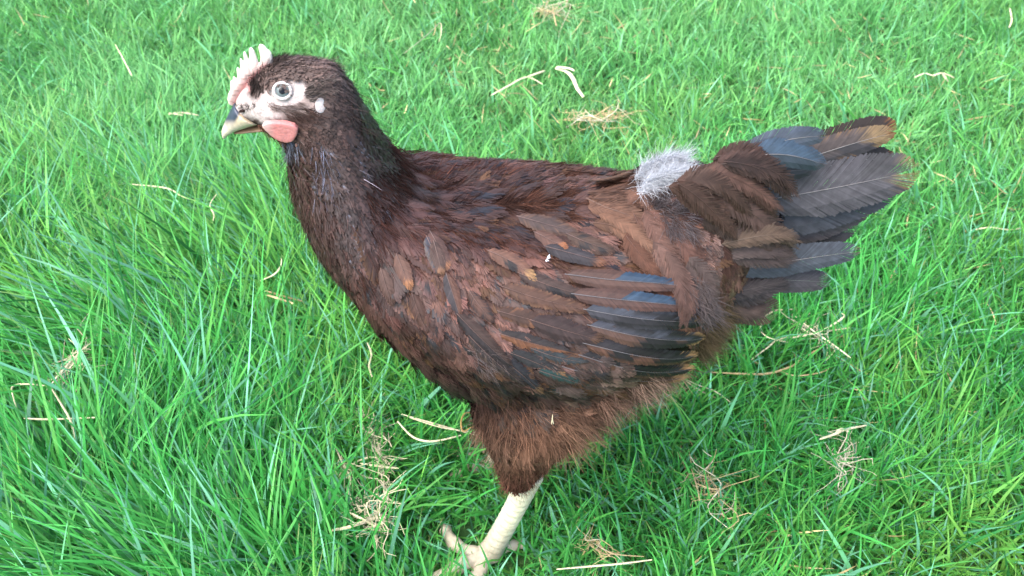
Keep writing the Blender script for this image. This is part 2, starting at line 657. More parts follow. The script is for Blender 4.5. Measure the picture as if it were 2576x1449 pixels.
FACE = z2([(500, 600), (560, 520), (610, 440), (680, 405), (780, 405), (870, 440), (905, 500), (890, 570), (830, 625), (700, 660), (600, 660), (600, 680), (660, 700), (680, 730), (640, 750), (560, 750), (590, 800), (530, 800), (480, 750), (340, 750), (225, 660), (225, 540), (300, 430), (380, 500), (430, 590)])
CHEEK = z2([(480, 560), (620, 400), (800, 380), (920, 450), (1040, 560), (1060, 640), (1020, 720), (880, 720), (720, 760), (600, 790), (480, 740), (380, 700)])
FORE = z2([(300, 560), (300, 420), (420, 320), (600, 230), (560, 330), (430, 430), (420, 520), (330, 600)])


def poly_soft(P, poly, soft):
    """1 well inside the outline, 0 outside, with a soft rim"""
    d = np.full(len(P), 1e9)
    for i in range(len(poly)):
        a_, b_ = np.array(poly[i], float), np.array(poly[(i + 1) % len(poly)], float)
        t_ = np.clip(((P - a_) @ (b_ - a_)) / ((b_ - a_) @ (b_ - a_)), 0, 1)[:, None]
        d = np.minimum(d, np.hypot(*(P - (a_ + t_ * (b_ - a_))).T))
    d = np.where(inpoly(P, poly), d, -d)
    return sstep(d, -soft, soft)[:, None]


near = bV * np.array([1, 0, 1]) + np.array([0, -1, 0]) * np.abs(bV[:, 1:2])
bp_px = proj(near)
bp_px = bp_px + np.stack([vnoise(bp_px[:, 0], bp_px[:, 1], 7, 21) - .5, vnoise(bp_px[:, 0], bp_px[:, 1], 7, 22) - .5], 1) * 8
head_only = (bV[:, 0] < -0.08) & (bV[:, 2] > 0.27)
bc = np.tile(C(66, 47, 42), (len(bV), 1))
for poly, soft, c_ in ((CHEEK, 14, C(186, 164, 156, .46)), (FORE, 8, C(234, 172, 166)), (FACE, 9, C(244, 226, 219, .44))):
    k = poly_soft(bp_px, poly, soft) * head_only[:, None]
    bc = bc * (1 - k) + c_ * k
bc = bc * np.exp(rng.normal(0, 0.08, (len(bV), 1)))
set_col(body_me, bc)
body = obj('body', body_me, M_BODY, hen)


# ------------------------------------------------------------------ feathers
def colf(base, tip=None, tip_from=0.8, edge=None, edge_from=0.75, up=None, low=None, up_from=0.0, mid=None, blot=None, nblot=3, gloss=0.35, up_gloss=None, tip_soft=0.03):
    calm = lambda c_: None if c_ is None else np.asarray(c_) * 0.86 + np.mean(c_) * np.array([.12, .12, .10])
    base, tip, edge, low = np.asarray(base), calm(tip), calm(edge), calm(low)
    br = [(rng.uniform(0.3, 0.98), rng.choice([-1, 1]), rng.uniform(0.2, 0.9), rng.uniform(0.05, 0.11)) for _ in range(nblot)] if blot is not None else []

    def f(t, s, sg, jit):
        n = len(t)
        c = np.tile(base, (n, 1))
        g = np.full(n, gloss)
        te = t + 0.14 * s

        def mix(mask, col):
            nonlocal c
            m = np.clip(mask, 0, 1)[:, None]
            c = c * (1 - m) + np.asarray(col) * m
        if up is not None:
            m = ((sg > 0) & (t + jit * 0.03 > up_from)).astype(float)
            mix(m, up)
            if up_gloss:
                g = np.where(m > 0, up_gloss, g)
        if low is not None:
            mix((sg < 0).astype(float), low)
        if mid is not None:
            mix((s < 0.35).astype(float) * (t > 0.3), mid)
        if edge is not None:
            mix((s + jit * 0.25 > edge_from).astype(float), edge)
        if tip is not None:
            mix((te + jit * 0.03 - tip_from) / tip_soft, tip)
        for bt, bs, bu, bs2 in br:
            mix(((np.abs(te - bt) < bs2) & (sg == bs) & (np.abs(s - bu) < 0.45)).astype(float), blot)
        return np.concatenate([c, g[:, None]], 1)
    return f


def feather(acc, Pt, Nt, hw, cf, nb=12, A0=52, A1=14, fray=0.3, rach=None, camber=0.12, t0=0.04, ramp=0.4, rw=0.00035, tip_short=0.35):
    K = len(Pt)
    tk = np.linspace(0, 1, K)
    Tg = unit(np.gradient(Pt, axis=0))
    Lt = np.linalg.norm(np.diff(Pt, axis=0), axis=1).sum()
    ti = np.linspace(t0, 0.97, nb) + rng.normal(0, 0.1 / nb, nb)

    def ip(A, t):
        return np.stack([np.interp(t, tk, A[:, i]) for i in range(3)], 1)
    p, T, n_ = ip(Pt, ti), unit(ip(Tg, ti)), unit(ip(Nt, ti))
    n_ = unit(n_ - T * (n_ * T).sum(1, keepdims=True))
    S_ = np.cross(n_, T)
    # a split or two in the vane
    shift = np.zeros((2, nb))
    if fray > 0.1:
        for sd_ in (0, 1):
            if rng.random() < 0.7:
                i0 = rng.integers(nb // 3, nb)
                shift[sd_, i0:] += rng.uniform(2, 9)
    VV, CC = [], []
    for si, sg in enumerate((1.0, -1.0)):
        A = np.radians(A0 + (A1 - A0) * np.clip(ti, 0, 1) ** 1.8 - shift[si] * (1 - ti) + rng.normal(0, 6 * fray, nb))
        A = np.maximum(A * (1 - 0.85 * sstep(ti, 0.84, 1.0)), R(3))
        prof = np.clip(ramp + ti * 1.8, 0, 1) * (1 - tip_short * np.clip(ti, 0, 1) ** 4)
        ln = hw / math.sin(R(A0)) * prof * (1 + fray * 0.28 * rng.normal(0, 1, nb))
        cA, sA = np.cos(A)[:, None], np.sin(A)[:, None]
        d = T * cA + sg * S_ * sA
        l = ln[:, None]
        j1 = rng.normal(0, 1, (nb, 1)) * fray * hw * 0.22
        end = p + d * l - n_ * camber * hw + n_ * j1
        mid = p + d * l * 0.55 - n_ * camber * hw * 0.25 + n_ * j1 * 0.3 + n_ * hw * 0.02
        q = np.cross(n_, d)
        sp = Lt / nb
        dA = R(A0 - A1) / nb * 1.8
        wr = 0.62 * sp * sA
        wm = 0.62 * (sp * sA + 0.55 * l * dA)
        we = 0.62 * (sp * sA + l * dA) * (1 - 0.8 * min(fray, 1.0) * rng.uniform(0.2, 1, (nb, 1)))
        v = np.stack([p - q * wr, p + q * wr, mid - q * wm, mid + q * wm, end - q * we, end + q * we], 1)
        VV.append(v.reshape(-1, 3))
        jit = rng.normal(0, 1, nb)
        br = np.exp(rng.normal(0, 0.12, (nb, 1)))
        sgv = np.full(nb, sg)
        ks = []
        for s in (0.05, 0.55, 1.0):
            k = cf(ti, np.full(nb, s), sgv, jit)
            k[:, :3] *= br
            ks += [k, k]
        CC.append(np.stack(ks, 1).reshape(-1, 4))
    V = np.concatenate(VV)
    Kc = np.concatenate(CC)
    m = 2 * nb
    b = (np.arange(m) * 6)[:, None, None]
    F = (b + np.array([[0, 1, 3, 2], [2, 3, 5, 4]])[None]).reshape(-1, 4)
    acc.add(V, F, Kc)
    if rach is not None:
        Nn = unit(Nt)
        Sd = unit(np.cross(Nn, Tg))
        w = (rw * (1 - 0.8 * tk))[:, None]
        c = Pt + Nn * 0.0005
        V = np.stack([c - Sd * w, c + Nn * w * 0.6, c + Sd * w], 1).reshape(-1, 3)
        F = [(3 * i + a, 3 * i + a + 1, 3 * i + a + 4, 3 * i + a + 3) for i in range(K - 1) for a in (0, 1)]
        kk = np.tile(np.append(np.asarray(rach), 0.7), (len(V), 1))
        acc.add(V, F, kk)


def surf_path(p, n, d, length, K, h0, h1, bend=0.0):
    """walk along the body surface from p in direction d"""
    P_, N_ = [], []
    pos, nor = p.copy(), n.copy()
    st = length / (K - 1)
    for i in range(K):
        t = i / (K - 1)
        P_.append(pos + nor * (h0 + (h1 - h0) * t ** 1.3))
        N_.append(nor)
        d = d - nor * (d @ nor)
        d = d / (np.linalg.norm(d) + 1e-9)
        if bend:
            a = bend / (K - 1)
            d = d * math.cos(a) + np.cross(nor, d) * math.sin(a)
        nx = pos + d * st
        r = bvh.find_nearest(Vector(nx))
        q = np.array(r[0])
        if np.linalg.norm(q - nx) > 0.006:        # past the rim: go on freely
            pos = nx
        else:
            pos = q
            m = np.array(r[1])
            nor = nor * 0.5 + m * 0.5
            nor = nor / np.linalg.norm(nor)
    return np.array(P_), np.array(N_)


GUIDES = np.array([
    (700, 165, .9, .1), (760, 150, 1, .05), (860, 175, .75, .65), (830, 320, .5, .85), (930, 300, .55, .8), (760, 420, .1, 1), (850, 480, .3, .95), (950, 400, .7, .65),
    (1050, 430, 1, .3), (780, 600, .2, 1), (850, 660, .35, .95), (930, 700, .45, .9), (1000, 560, .65, .75), (1000, 800, .6, .8), (1100, 700, .5, .87), (1200, 600, .75, .6), (1250, 430, 1, .1),
    (1500, 450, 1, .15), (1400, 560, 1, .3), (1550, 580, .9, .4), (1650, 520, .7, .55), (1300, 720, .85, .5), (1150, 880, .75, .65), (1300, 900, .9, .4), (1600, 980, 1, .12),
    (1400, 1020, .9, .35), (1280, 1080, .3, .95), (1370, 1130, .25, .95), (1240, 1180, .2, 1), (1700, 900, 1, .25), (1750, 500, .9, .35), (1720, 640, .35, .9), (1780, 760, .6, .7),
    (1100, 990, .8, .6), (740, 300, .9, .45), (690, 340, .6, .6), (1900, 500, 1, 0), (1850, 700, 1, .2), (1480, 1040, .9, .4)], float)


def flow(px):
    d2 = ((GUIDES[:, :2] - px) ** 2).sum(1) + 900
    w = 1 / d2 ** 1.6
    v = (GUIDES[:, 2:] * w[:, None]).sum(0)
    return v / np.linalg.norm(v)


def dir3(p, n, v):
    """direction on the tangent plane at p that looks like v in the photo"""
    d = RGT * v[0] - UPV * v[1]
    d = d - FWD * 0
    k = FWD @ n
    if abs(k) > 0.15:
        d = d - FWD * ((d @ n) / k)          # slide along the line of sight into the tangent plane
    d = d - n * (d @ n)
    return d / (np.linalg.norm(d) + 1e-9)


# triangles of the near half for sampling
tri = []
for p_ in body_me.polygons:
    v = p_.vertices
    tri.append((v[0], v[1], v[2]))
    for k_ in range(3, len(v)):
        tri.append((v[0], v[k_ - 1], v[k_]))
tri = np.array(tri)
cent = bV[tri].mean(1)
nrm = np.cross(bV[tri[:, 1]] - bV[tri[:, 0]], bV[tri[:, 2]] - bV[tri[:, 0]])
area = np.linalg.norm(nrm, axis=1) / 2
nrm = unit(nrm)
tri_px = proj(cent)
okt = cent[:, 1] < 0.002


def sample(n, poly=None, front_only=False):
    m = okt.copy()
    if poly is not None:
        m &= inpoly(tri_px, poly)
    if front_only:
        m &= (nrm @ FWD) < 0.1
    idx = np.where(m)[0]
    if len(idx) == 0:
        return np.zeros((0, 3)), np.zeros((0, 3)), np.zeros((0, 2))
    w = area[idx] / area[idx].sum()
    ch = rng.choice(idx, n, p=w)
    r1, r2 = rng.random((n, 1)) ** 0.5, rng.random((n, 1))
    A, B, Cc = bV[tri[ch, 0]], bV[tri[ch, 1]], bV[tri[ch, 2]]
    P_ = A * (1 - r1) + B * r1 * (1 - r2) + Cc * r1 * r2
    return P_, nrm[ch], proj(P_)


BLOBS = [   # photo place, reach, seen colour
    (760, 160, 60, (98, 82, 76)), (830, 250, 70, (86, 66, 60)), (740, 420, 60, (76, 54, 48)), (860, 450, 70, (72, 52, 50)), (930, 330, 80, (84, 64, 60)), (800, 560, 80, (74, 53, 48)),
    (840, 680, 60, (72, 50, 44)), (1000, 440, 70, (84, 58, 50)), (1150, 460, 90, (88, 62, 54)), (1300, 440, 90, (92, 66, 56)), (1450, 470, 90, (98, 68, 54)), (950, 600, 80, (84, 56, 50)), (1100, 600, 90, (92, 62, 54)),
    (1300, 540, 90, (94, 68, 58)), (1450, 590, 90, (102, 72, 58)), (1600, 560, 80, (118, 82, 64)), (1600, 640, 60, (100, 64, 48)), (1000, 760, 70, (84, 58, 52)), (1150, 750, 80, (94, 64, 54)), (1300, 700, 70, (80, 58, 54)),
    (950, 850, 50, (60, 42, 40)), (1080, 900, 60, (62, 46, 44)), (1200, 880, 70, (76, 60, 56)), (1150, 970, 50, (50, 38, 36)), (1300, 830, 60, (86, 70, 64)), (1350, 930, 60, (70, 62, 60)),
    (1300, 1040, 60, (126, 94, 78)), (1500, 1010, 70, (152, 120, 102)), (1620, 990, 60, (176, 150, 132)), (1320, 1110, 60, (164, 124, 94)), (1300, 1200, 35, (98, 62, 54)), (1350, 1170, 35, (108, 74, 62)),
    (1240, 1090, 40, (146, 120, 102)), (1400, 1080, 50, (168, 132, 106)), (1750, 860, 50, (146, 122, 92)), (1720, 600, 60, (110, 74, 62)), (1800, 500, 70, (102, 74, 62)), (1850, 450, 60, (92, 66, 54)), (1850, 600, 60, (106, 82, 70)),
    (1650, 460, 25, (190, 190, 195)), (1680, 550, 30, (125, 110, 108))]
BXY = np.array([(b[0], b[1]) for b in BLOBS], float)
BR = np.array([b[2] for b in BLOBS], float)
BCOL = np.array([lin(b[3]) for b in BLOBS]) * 0.42
BCOL = (BCOL * 0.90 + BCOL.mean(1, keepdims=True) * np.array([0.11, 0.09, 0.125])) * 1.27 * np.array([1.06, 0.97, 0.88])


def tint(px):
    w = np.exp(-((BXY - px) ** 2).sum(1) / (2 * BR ** 2)) + 1e-6
    c = (BCOL * w[:, None]).sum(0) / w.sum()
    px = np.asarray(px, float)
    a_, b_ = px[0:1] * 0.9 + px[1:2] * 0.35, px[1:2] * 0.9 - px[0:1] * 0.35
    f = vnoise(a_ / 2.0, b_, 26, 31)[0]                   # streaks of lighter and darker plumage along the body
    r = vnoise(a_ / 1.7, b_, 34, 32)[0]
    c = c * min(1.28, math.exp((f - 0.5) * 1.45))
    if px[0] > 880 and px[1] < 940:
        c = c * (1 + np.array([0.42, 0.20, 0.03]) * max(0.0, r - 0.5) * 1.6)
    return c


RUST = C(144, 98, 66)
ORANGE = C(178, 130, 88)
BLACK = C(44, 38, 40)
SLATE = C(72, 76, 86)
BLUE = C(60, 82, 104)
TAN = C(176, 136, 84)
SHAFT = C(190, 182, 184)


def body_colour(px, plain=False, rusty=1.0):
    c = tint(px) * min(1.4, math.exp(rng.normal(0, 0.27))) * np.exp(rng.normal(0, 0.025, 3))
    r = rng.random()
    if plain:
        return colf(c, gloss=0.3)
    if r < 0.16:
        return colf(c, blot=BLACK, nblot=5, gloss=0.55)
    if r < 0.16 + 0.10 * rusty:
        return colf(c * 0.8, edge=RUST * rng.uniform(0.4, 0.8), edge_from=0.8, gloss=0.3)
    if r < 0.30 * rusty:
        return colf(c, tip=RUST * rng.uniform(0.5, 0.95), tip_from=0.86, gloss=0.3)
    if r < 0.38:
        return colf(C(50, 46, 52), edge=c, edge_from=0.85, gloss=0.6)
    return colf(c, edge=c * 1.18, edge_from=0.8, gloss=0.5)


def scatter(acc, n, poly, Lr, Wr, h=(0.0005, 0.004), nb=10, fray=0.4, colour=None, jitter=0.18, K=6, avoid=None, A0=50, A1=12, rach=0.15, ramp=0.4):
    P_, N_, X_ = sample(n, poly)
    if avoid is not None and len(P_):
        k = ~inpoly(X_, avoid)
        P_, N_, X_ = P_[k], N_[k], X_[k]
    for p, nn, x in zip(P_, N_, X_):
        v = flow(x)
        a = rng.normal(0, jitter)
        v = np.array([v[0] * math.cos(a) - v[1] * math.sin(a), v[0] * math.sin(a) + v[1] * math.cos(a)])
        d = dir3(p, nn, v)
        Ln = rng.uniform(*Lr)
        path, nor = surf_path(p, nn, d, Ln, K, h[0], rng.uniform(0.5, 1.3) * h[1], bend=rng.normal(0, 0.15))
        if path[-1][1] > 0.012 or (bvh.find_nearest(Vector(path[-1]))[3] or 0) > 0.016:
            continue
        cf = colour(x) if colour else body_colour(x)
        rc = None
        if rng.random() < rach:
            rc = tint(x) * 1.9 + 0.01
        feather(acc, path, nor, rng.uniform(*Wr), cf, nb=nb, fray=fray, A0=A0, A1=A1, rach=rc, ramp=ramp)


def strands(acc, P_, D_, N_, Ln, w, cols, K=4, droop=0.0, wav=0.15, gloss=0.2):
    n = len(P_)
    t = np.linspace(0, 1, K)
    side = unit(np.cross(N_, D_))
    bendv = rng.normal(0, wav, (n, 1))
    bn = rng.normal(0, wav, (n, 1))
    pts = []
    for k in t:
        pts.append(P_ + D_ * (Ln * k)[:, None] + side * bendv * (Ln * k * k)[:, None] + N_ * bn * (Ln * k * k)[:, None] - np.array([0, 0, 1.0]) * (droop * Ln * k * k)[:, None])
    pts = np.stack(pts, 1)
    ang = rng.uniform(0, math.pi, (n, 1))
    S_ = side * np.cos(ang) + N_ * np.sin(ang)
    ww = (w[:, None] * (1 - 0.85 * t[None]))[..., None]
    V = np.stack([pts - S_[:, None] * ww, pts + S_[:, None] * ww], 2).reshape(-1, 3)
    b = (np.arange(n) * 2 * K)[:, None, None]
    q = np.array([[2 * i, 2 * i + 1, 2 * i + 3, 2 * i + 2] for i in range(K - 1)])
    F = (b + q[None]).reshape(-1, 4)
    Kc = np.concatenate([np.repeat(cols, 2 * K, axis=0), np.full((n * 2 * K, 1), gloss)], 1)
    acc.add(V, F, Kc)


def fuzz(acc, n, poly, Lr, lift=0.5, w=0.00022, colour=None, spread=0.5, droop=0.1, cvar=0.2, gloss=0.2, off=0.0, gain=1.0):
    P_, N_, X_ = sample(n, poly)
    if not len(P_):
        print('EMPTY fuzz', poly)
        return
    D_ = np.array([dir3(p, nn, flow(x)) for p, nn, x in zip(P_, N_, X_)])
    key = np.floor(P_ / 0.006) @ np.array([12.9898, 78.233, 37.719])
    cl = np.stack([np.sin(key * 1.7), np.sin(key * 2.9 + 1), np.sin(key * 4.3 + 2)], 1)      # wisps hold together
    D_ = unit(D_ + N_ * (lift * rng.uniform(0.3, 1.4, (n, 1))) + cl * spread * 0.75 + rng.normal(0, spread, (n, 3)) * 0.28)
    cols = np.array([tint(x) for x in X_]) if colour is None else np.tile(colour, (n, 1))
    cols = cols * np.exp(rng.normal(0, cvar, (n, 1)) + 0.22 * np.sin(key * 5.1)[:, None]) * gain
    strands(acc, P_ + N_ * off, D_, N_, rng.uniform(*Lr, n), np.full(n, w) * rng.uniform(0.7, 1.4, n), cols, droop=droop, gloss=gloss)


# regions of the plumage as seen in the photo
HEADP = [(560, 60), (960, 60), (1000, 300), (700, 420), (600, 380)]
CROWN = [(650, 120), (720, 130), (860, 125), (900, 190), (880, 330), (760, 360), (700, 320), (780, 290), (800, 230), (770, 190), (700, 185), (660, 210), (640, 200)]
NECK = [(860, 130), (920, 190), (1000, 360), (1060, 400), (1010, 470), (900, 560), (790, 560), (700, 460), (700, 350), (760, 330), (840, 280), (850, 200)]
BREAST = [(700, 430), (900, 500), (1000, 620), (1050, 850), (1240, 1000), (1200, 1060), (1050, 1000), (900, 830), (740, 620)]
SIDE = [(980, 400), (1300, 380), (1620, 420), (1760, 560), (1760, 700), (1440, 700), (1250, 640), (1050, 600), (940, 560), (900, 480)]
WINGP = [(940, 560), (1100, 560), (1300, 620), (1480, 690), (1500, 800), (1480, 930), (1250, 980), (1080, 920), (980, 800), (900, 700)]
SECP = [(1440, 690), (1760, 690), (1790, 900), (1740, 950), (1480, 960), (1440, 850)]
BELLY = [(1180, 960), (1450, 985), (1740, 900), (1830, 780), (1830, 900), (1700, 1020), (1450, 1120), (1200, 1060)]
THIGHP = [(1170, 1010), (1500, 1010), (1440, 1130), (1400, 1260), (1230, 1260)]
RUMP = [(1580, 400), (1780, 400), (1960, 400), (1980, 640), (1860, 760), (1760, 760), (1700, 520)]
TAILSIDE = [(1700, 400), (1990, 380), (1990, 700), (1820, 820), (1740, 800)]

# under-layer of plain plumage so that no skin shows
a_body = Acc()
scatter(a_body, 1500, BREAST, (0.018, 0.030), (0.0035, 0.0055), h=(0.0, 0.003), nb=18, fray=0.22)
scatter(a_body, 1250, SIDE, (0.028, 0.046), (0.0055, 0.0088), h=(0.0, 0.0045), nb=30, fray=0.18, jitter=0.12)
scatter(a_body, 500, TAILSIDE, (0.03, 0.05), (0.005, 0.008), h=(0.0, 0.005), nb=24, fray=0.25, colour=lambda x: colf(tint(x) * math.exp(rng.normal(0, .18)), gloss=0.3))
acc_obj('body_feathers', a_body, M_FEATHER, hen, mirror=True)

a_neck = Acc()


def neck_col(x):
    c = tint(x) * math.exp(rng.normal(0, 0.2))
    if rng.random() < 0.10:
        return colf(c, mid=C(120, 122, 138), gloss=0.8)  # bluish shaft: neck sheen put into the colour as well as the gloss
    return colf(c, mid=c * 0.75, gloss=0.55)


scatter(a_neck, 2600, NECK, (0.018, 0.034), (0.0015, 0.0028), h=(0.0, 0.003), nb=8, fray=0.35, colour=neck_col, A0=32, A1=8, rach=0.06, jitter=0.14)
scatter(a_neck, 1300, CROWN, (0.007, 0.014), (0.0008, 0.0014), h=(0.0, 0.0022), nb=6, fray=0.45, colour=lambda x: colf(tint(x) * math.exp(rng.normal(0, .25)), gloss=0.4), A0=32, A1=8, rach=0.05, jitter=0.25)
fuzz(a_neck, 1000, NECK, (0.006, 0.014), lift=0.35, w=0.00016, cvar=0.35)
acc_obj('neck_feathers', a_neck, M_FEATHER, hen, mirror=True)

a_thigh = Acc()
plain = lambda x: colf(tint(x) * math.exp(rng.normal(0, .15)), gloss=0.15)
scatter(a_thigh, 900, THIGHP, (0.012, 0.022), (0.003, 0.005), h=(0.0, 0.003), nb=15, fray=0.5, colour=plain, rach=0.02)
scatter(a_thigh, 1100, BELLY, (0.015, 0.028), (0.0035, 0.006), h=(0.0, 0.004), nb=15, fray=0.55, colour=plain, rach=0.02)
fuzz(a_thigh, 9000, BELLY, (0.010, 0.022), lift=0.6, w=0.00020, cvar=0.3, gain=1.2)
fuzz(a_thigh, 6000, THIGHP, (0.006, 0.013), lift=0.4, w=0.00018, cvar=0.3, gain=1.2)
fuzz(a_thigh, 6000, [(1742, 780), (1800, 740), (1840, 900), (1740, 980), (1620, 985), (1738, 925)], (0.010, 0.019), lift=0.8, w=0.00018, colour=C(146, 124, 94))
acc_obj('belly_fluff', a_thigh, M_FLUFF, hen, mirror=True)

a_rump = Acc()
WHITE = [(1590, 450), (1640, 405), (1750, 398), (1745, 430), (1690, 478), (1600, 508)]
def down_patch(acc, poly, n, Lr, col, vdir, w=0.00026, off=0.005, spread=0.45, y=-0.006, lift=0.6):
    poly_a = np.array(poly, float)
    q = np.stack([rng.uniform(poly_a[:, 0].min(), poly_a[:, 0].max(), n * 3), rng.uniform(poly_a[:, 1].min(), poly_a[:, 1].max(), n * 3)], 1)
    q = q[inpoly(q, poly)][:n]
    P_, N_ = [], []
    for a_, b_ in q:
        r = hit(a_, b_)
        if r is not None:
            p, m = r
        else:
            p, m = at_y(a_, b_, y), unit(np.array([0.1, -0.7, 0.7]))
            p = p - np.array([0, 0, 0.006])
        P_.append(p + m * off)
        N_.append(unit(m + np.array([0, -.3, .2])))
    P_, N_ = np.array(P_), np.array(N_)
    m = len(P_)
    d = RGT * vdir[0] - UPV * vdir[1]
    D_ = unit(d + N_ * lift * rng.uniform(.3, 1.3, (m, 1)) + rng.normal(0, spread, (m, 3)))
    strands(acc, P_, D_, N_, rng.uniform(*Lr, m), np.full(m, w) * rng.uniform(.6, 1.3, m), np.tile(col, (m, 1)) * np.exp(rng.normal(0, .12, (m, 1))), K=4, wav=.3)


down_patch(a_rump, [(1597, 470), (1625, 425), (1680, 405), (1740, 402), (1735, 425), (1690, 450), (1640, 488), (1605, 490)], 2300, (.005, .011), C(228, 230, 236, .66), (.6, -.3), w=.00012, off=.0006, lift=.3, spread=.45)
down_patch(a_rump, [(1640, 520), (1700, 510), (1735, 575), (1690, 600)], 420, (.005, .010), C(150, 138, 138, .45), (.7, .5), w=.00014, off=.006, spread=.3, lift=.2)
down_patch(a_rump, [(1690, 690), (1745, 690), (1765, 790), (1720, 790)], 300, (.006, .012), C(140, 126, 124, .42), (.5, .8), w=.00014, off=.010, spread=.25, lift=.15)
down_patch(a_rump, [(1170, 850), (1215, 840), (1260, 880), (1240, 915), (1195, 900)], 160, (.006, .011), C(150, 136, 134, .42), (.7, .6), w=.00014, off=.006, spread=.2, lift=.1)
fuzz(a_rump, 900, [(1640, 520), (1720, 510), (1740, 580), (1690, 600), (1650, 560)], (0.008, 0.014), lift=0.7, w=0.0002, colour=C(150, 138, 140), off=0.005)
fuzz(a_rump, 900, [(1690, 700), (1760, 690), (1770, 790), (1720, 790)], (0.010, 0.018), lift=0.7, w=0.0002, colour=C(140, 130, 132))
fuzz(a_rump, 7000, SIDE, (0.008, 0.015), lift=0.12, w=0.00015, cvar=0.35, spread=.25, off=.003)
fuzz(a_rump, 4500, BREAST, (0.006, 0.012), lift=0.15, w=0.00015, cvar=0.35, spread=.25, off=.002)
fuzz(a_rump, 3500, WINGP, (0.007, 0.013), lift=0.08, w=0.00014, cvar=0.35, spread=.2, off=.005)
acc_obj('rump_down', a_rump, M_FLUFF, hen, mirror=True)


# ---- feathers drawn one by one
def px_path(pts, h=0.006, y=None, K=9, ny=(0, -0.86, 0.5)):
    q = smooth_path(pts, K)
    P_, N_ = [], []
    last = None
    for x in q:
        r = hit(*x) if y is None else None
        if r is not None and (last is None or abs(r[0][1] - last[1]) < 0.02):
            p, n_ = r
            n_ = unit(n_ * 0.8 + np.array([0, -1, 0.3]) * 0.3)
            last = p
        else:
            yy_ = y if y is not None else (last[1] if last is not None else -0.03)
            p = at_y(x[0], x[1], yy_)
            n_ = unit(np.array(ny, float))
            last = p if y is None else last
        P_.append(p + n_ * h)
        N_.append(n_)
    P_, N_ = np.array(P_), np.array(N_)
    for _ in range(3):                         # even out
        P_[1:-1] = P_[1:-1] * 0.5 + (P_[:-2] + P_[2:]) * 0.25
        N_[1:-1] = N_[1:-1] * 0.5 + (N_[:-2] + N_[2:]) * 0.25
    return P_, unit(N_)


def mpp(P_):
    return ((P_.mean(0) - CAM) @ FWD) / FPX


wing = None
a_cov = Acc()
scatter(a_cov, 1350, WINGP, (0.024, 0.038), (0.0052, 0.0080), h=(0.0005, 0.0052), nb=30, fray=0.15, avoid=SECP, rach=0.25, jitter=0.11)


def one(acc, pts, wpx, cf, h=0.006, y=None, nb=26, fray=0.12, rach=SHAFT, K=9, A0=48, A1=16, camber=0.15, rw=0.0004, ny=(0, -0.86, 0.5), ramp=0.5, tip_short=0.45, wmul=1.15):
    P_, N_ = px_path(pts, h, y, K, ny)
    hw = wmul * wpx / 2 * mpp(P_)
    Lt = np.linalg.norm(np.diff(P_, axis=0), axis=1).sum()
    tt = np.linspace(0, 1 - min(0.3, 0.62 * hw / Lt), K)        # the last barbs reach on to the tip
    u = np.linspace(0, 1, K)
    P_ = np.stack([np.interp(tt, u, P_[:, i]) for i in range(3)], 1)
    N_ = np.stack([np.interp(tt, u, N_[:, i]) for i in range(3)], 1)
    feather(acc, P_, N_, hw, cf, nb=nb, fray=fray, rach=rach, A0=A0, A1=A1, camber=camber, rw=rw, ramp=ramp, tip_short=tip_short)


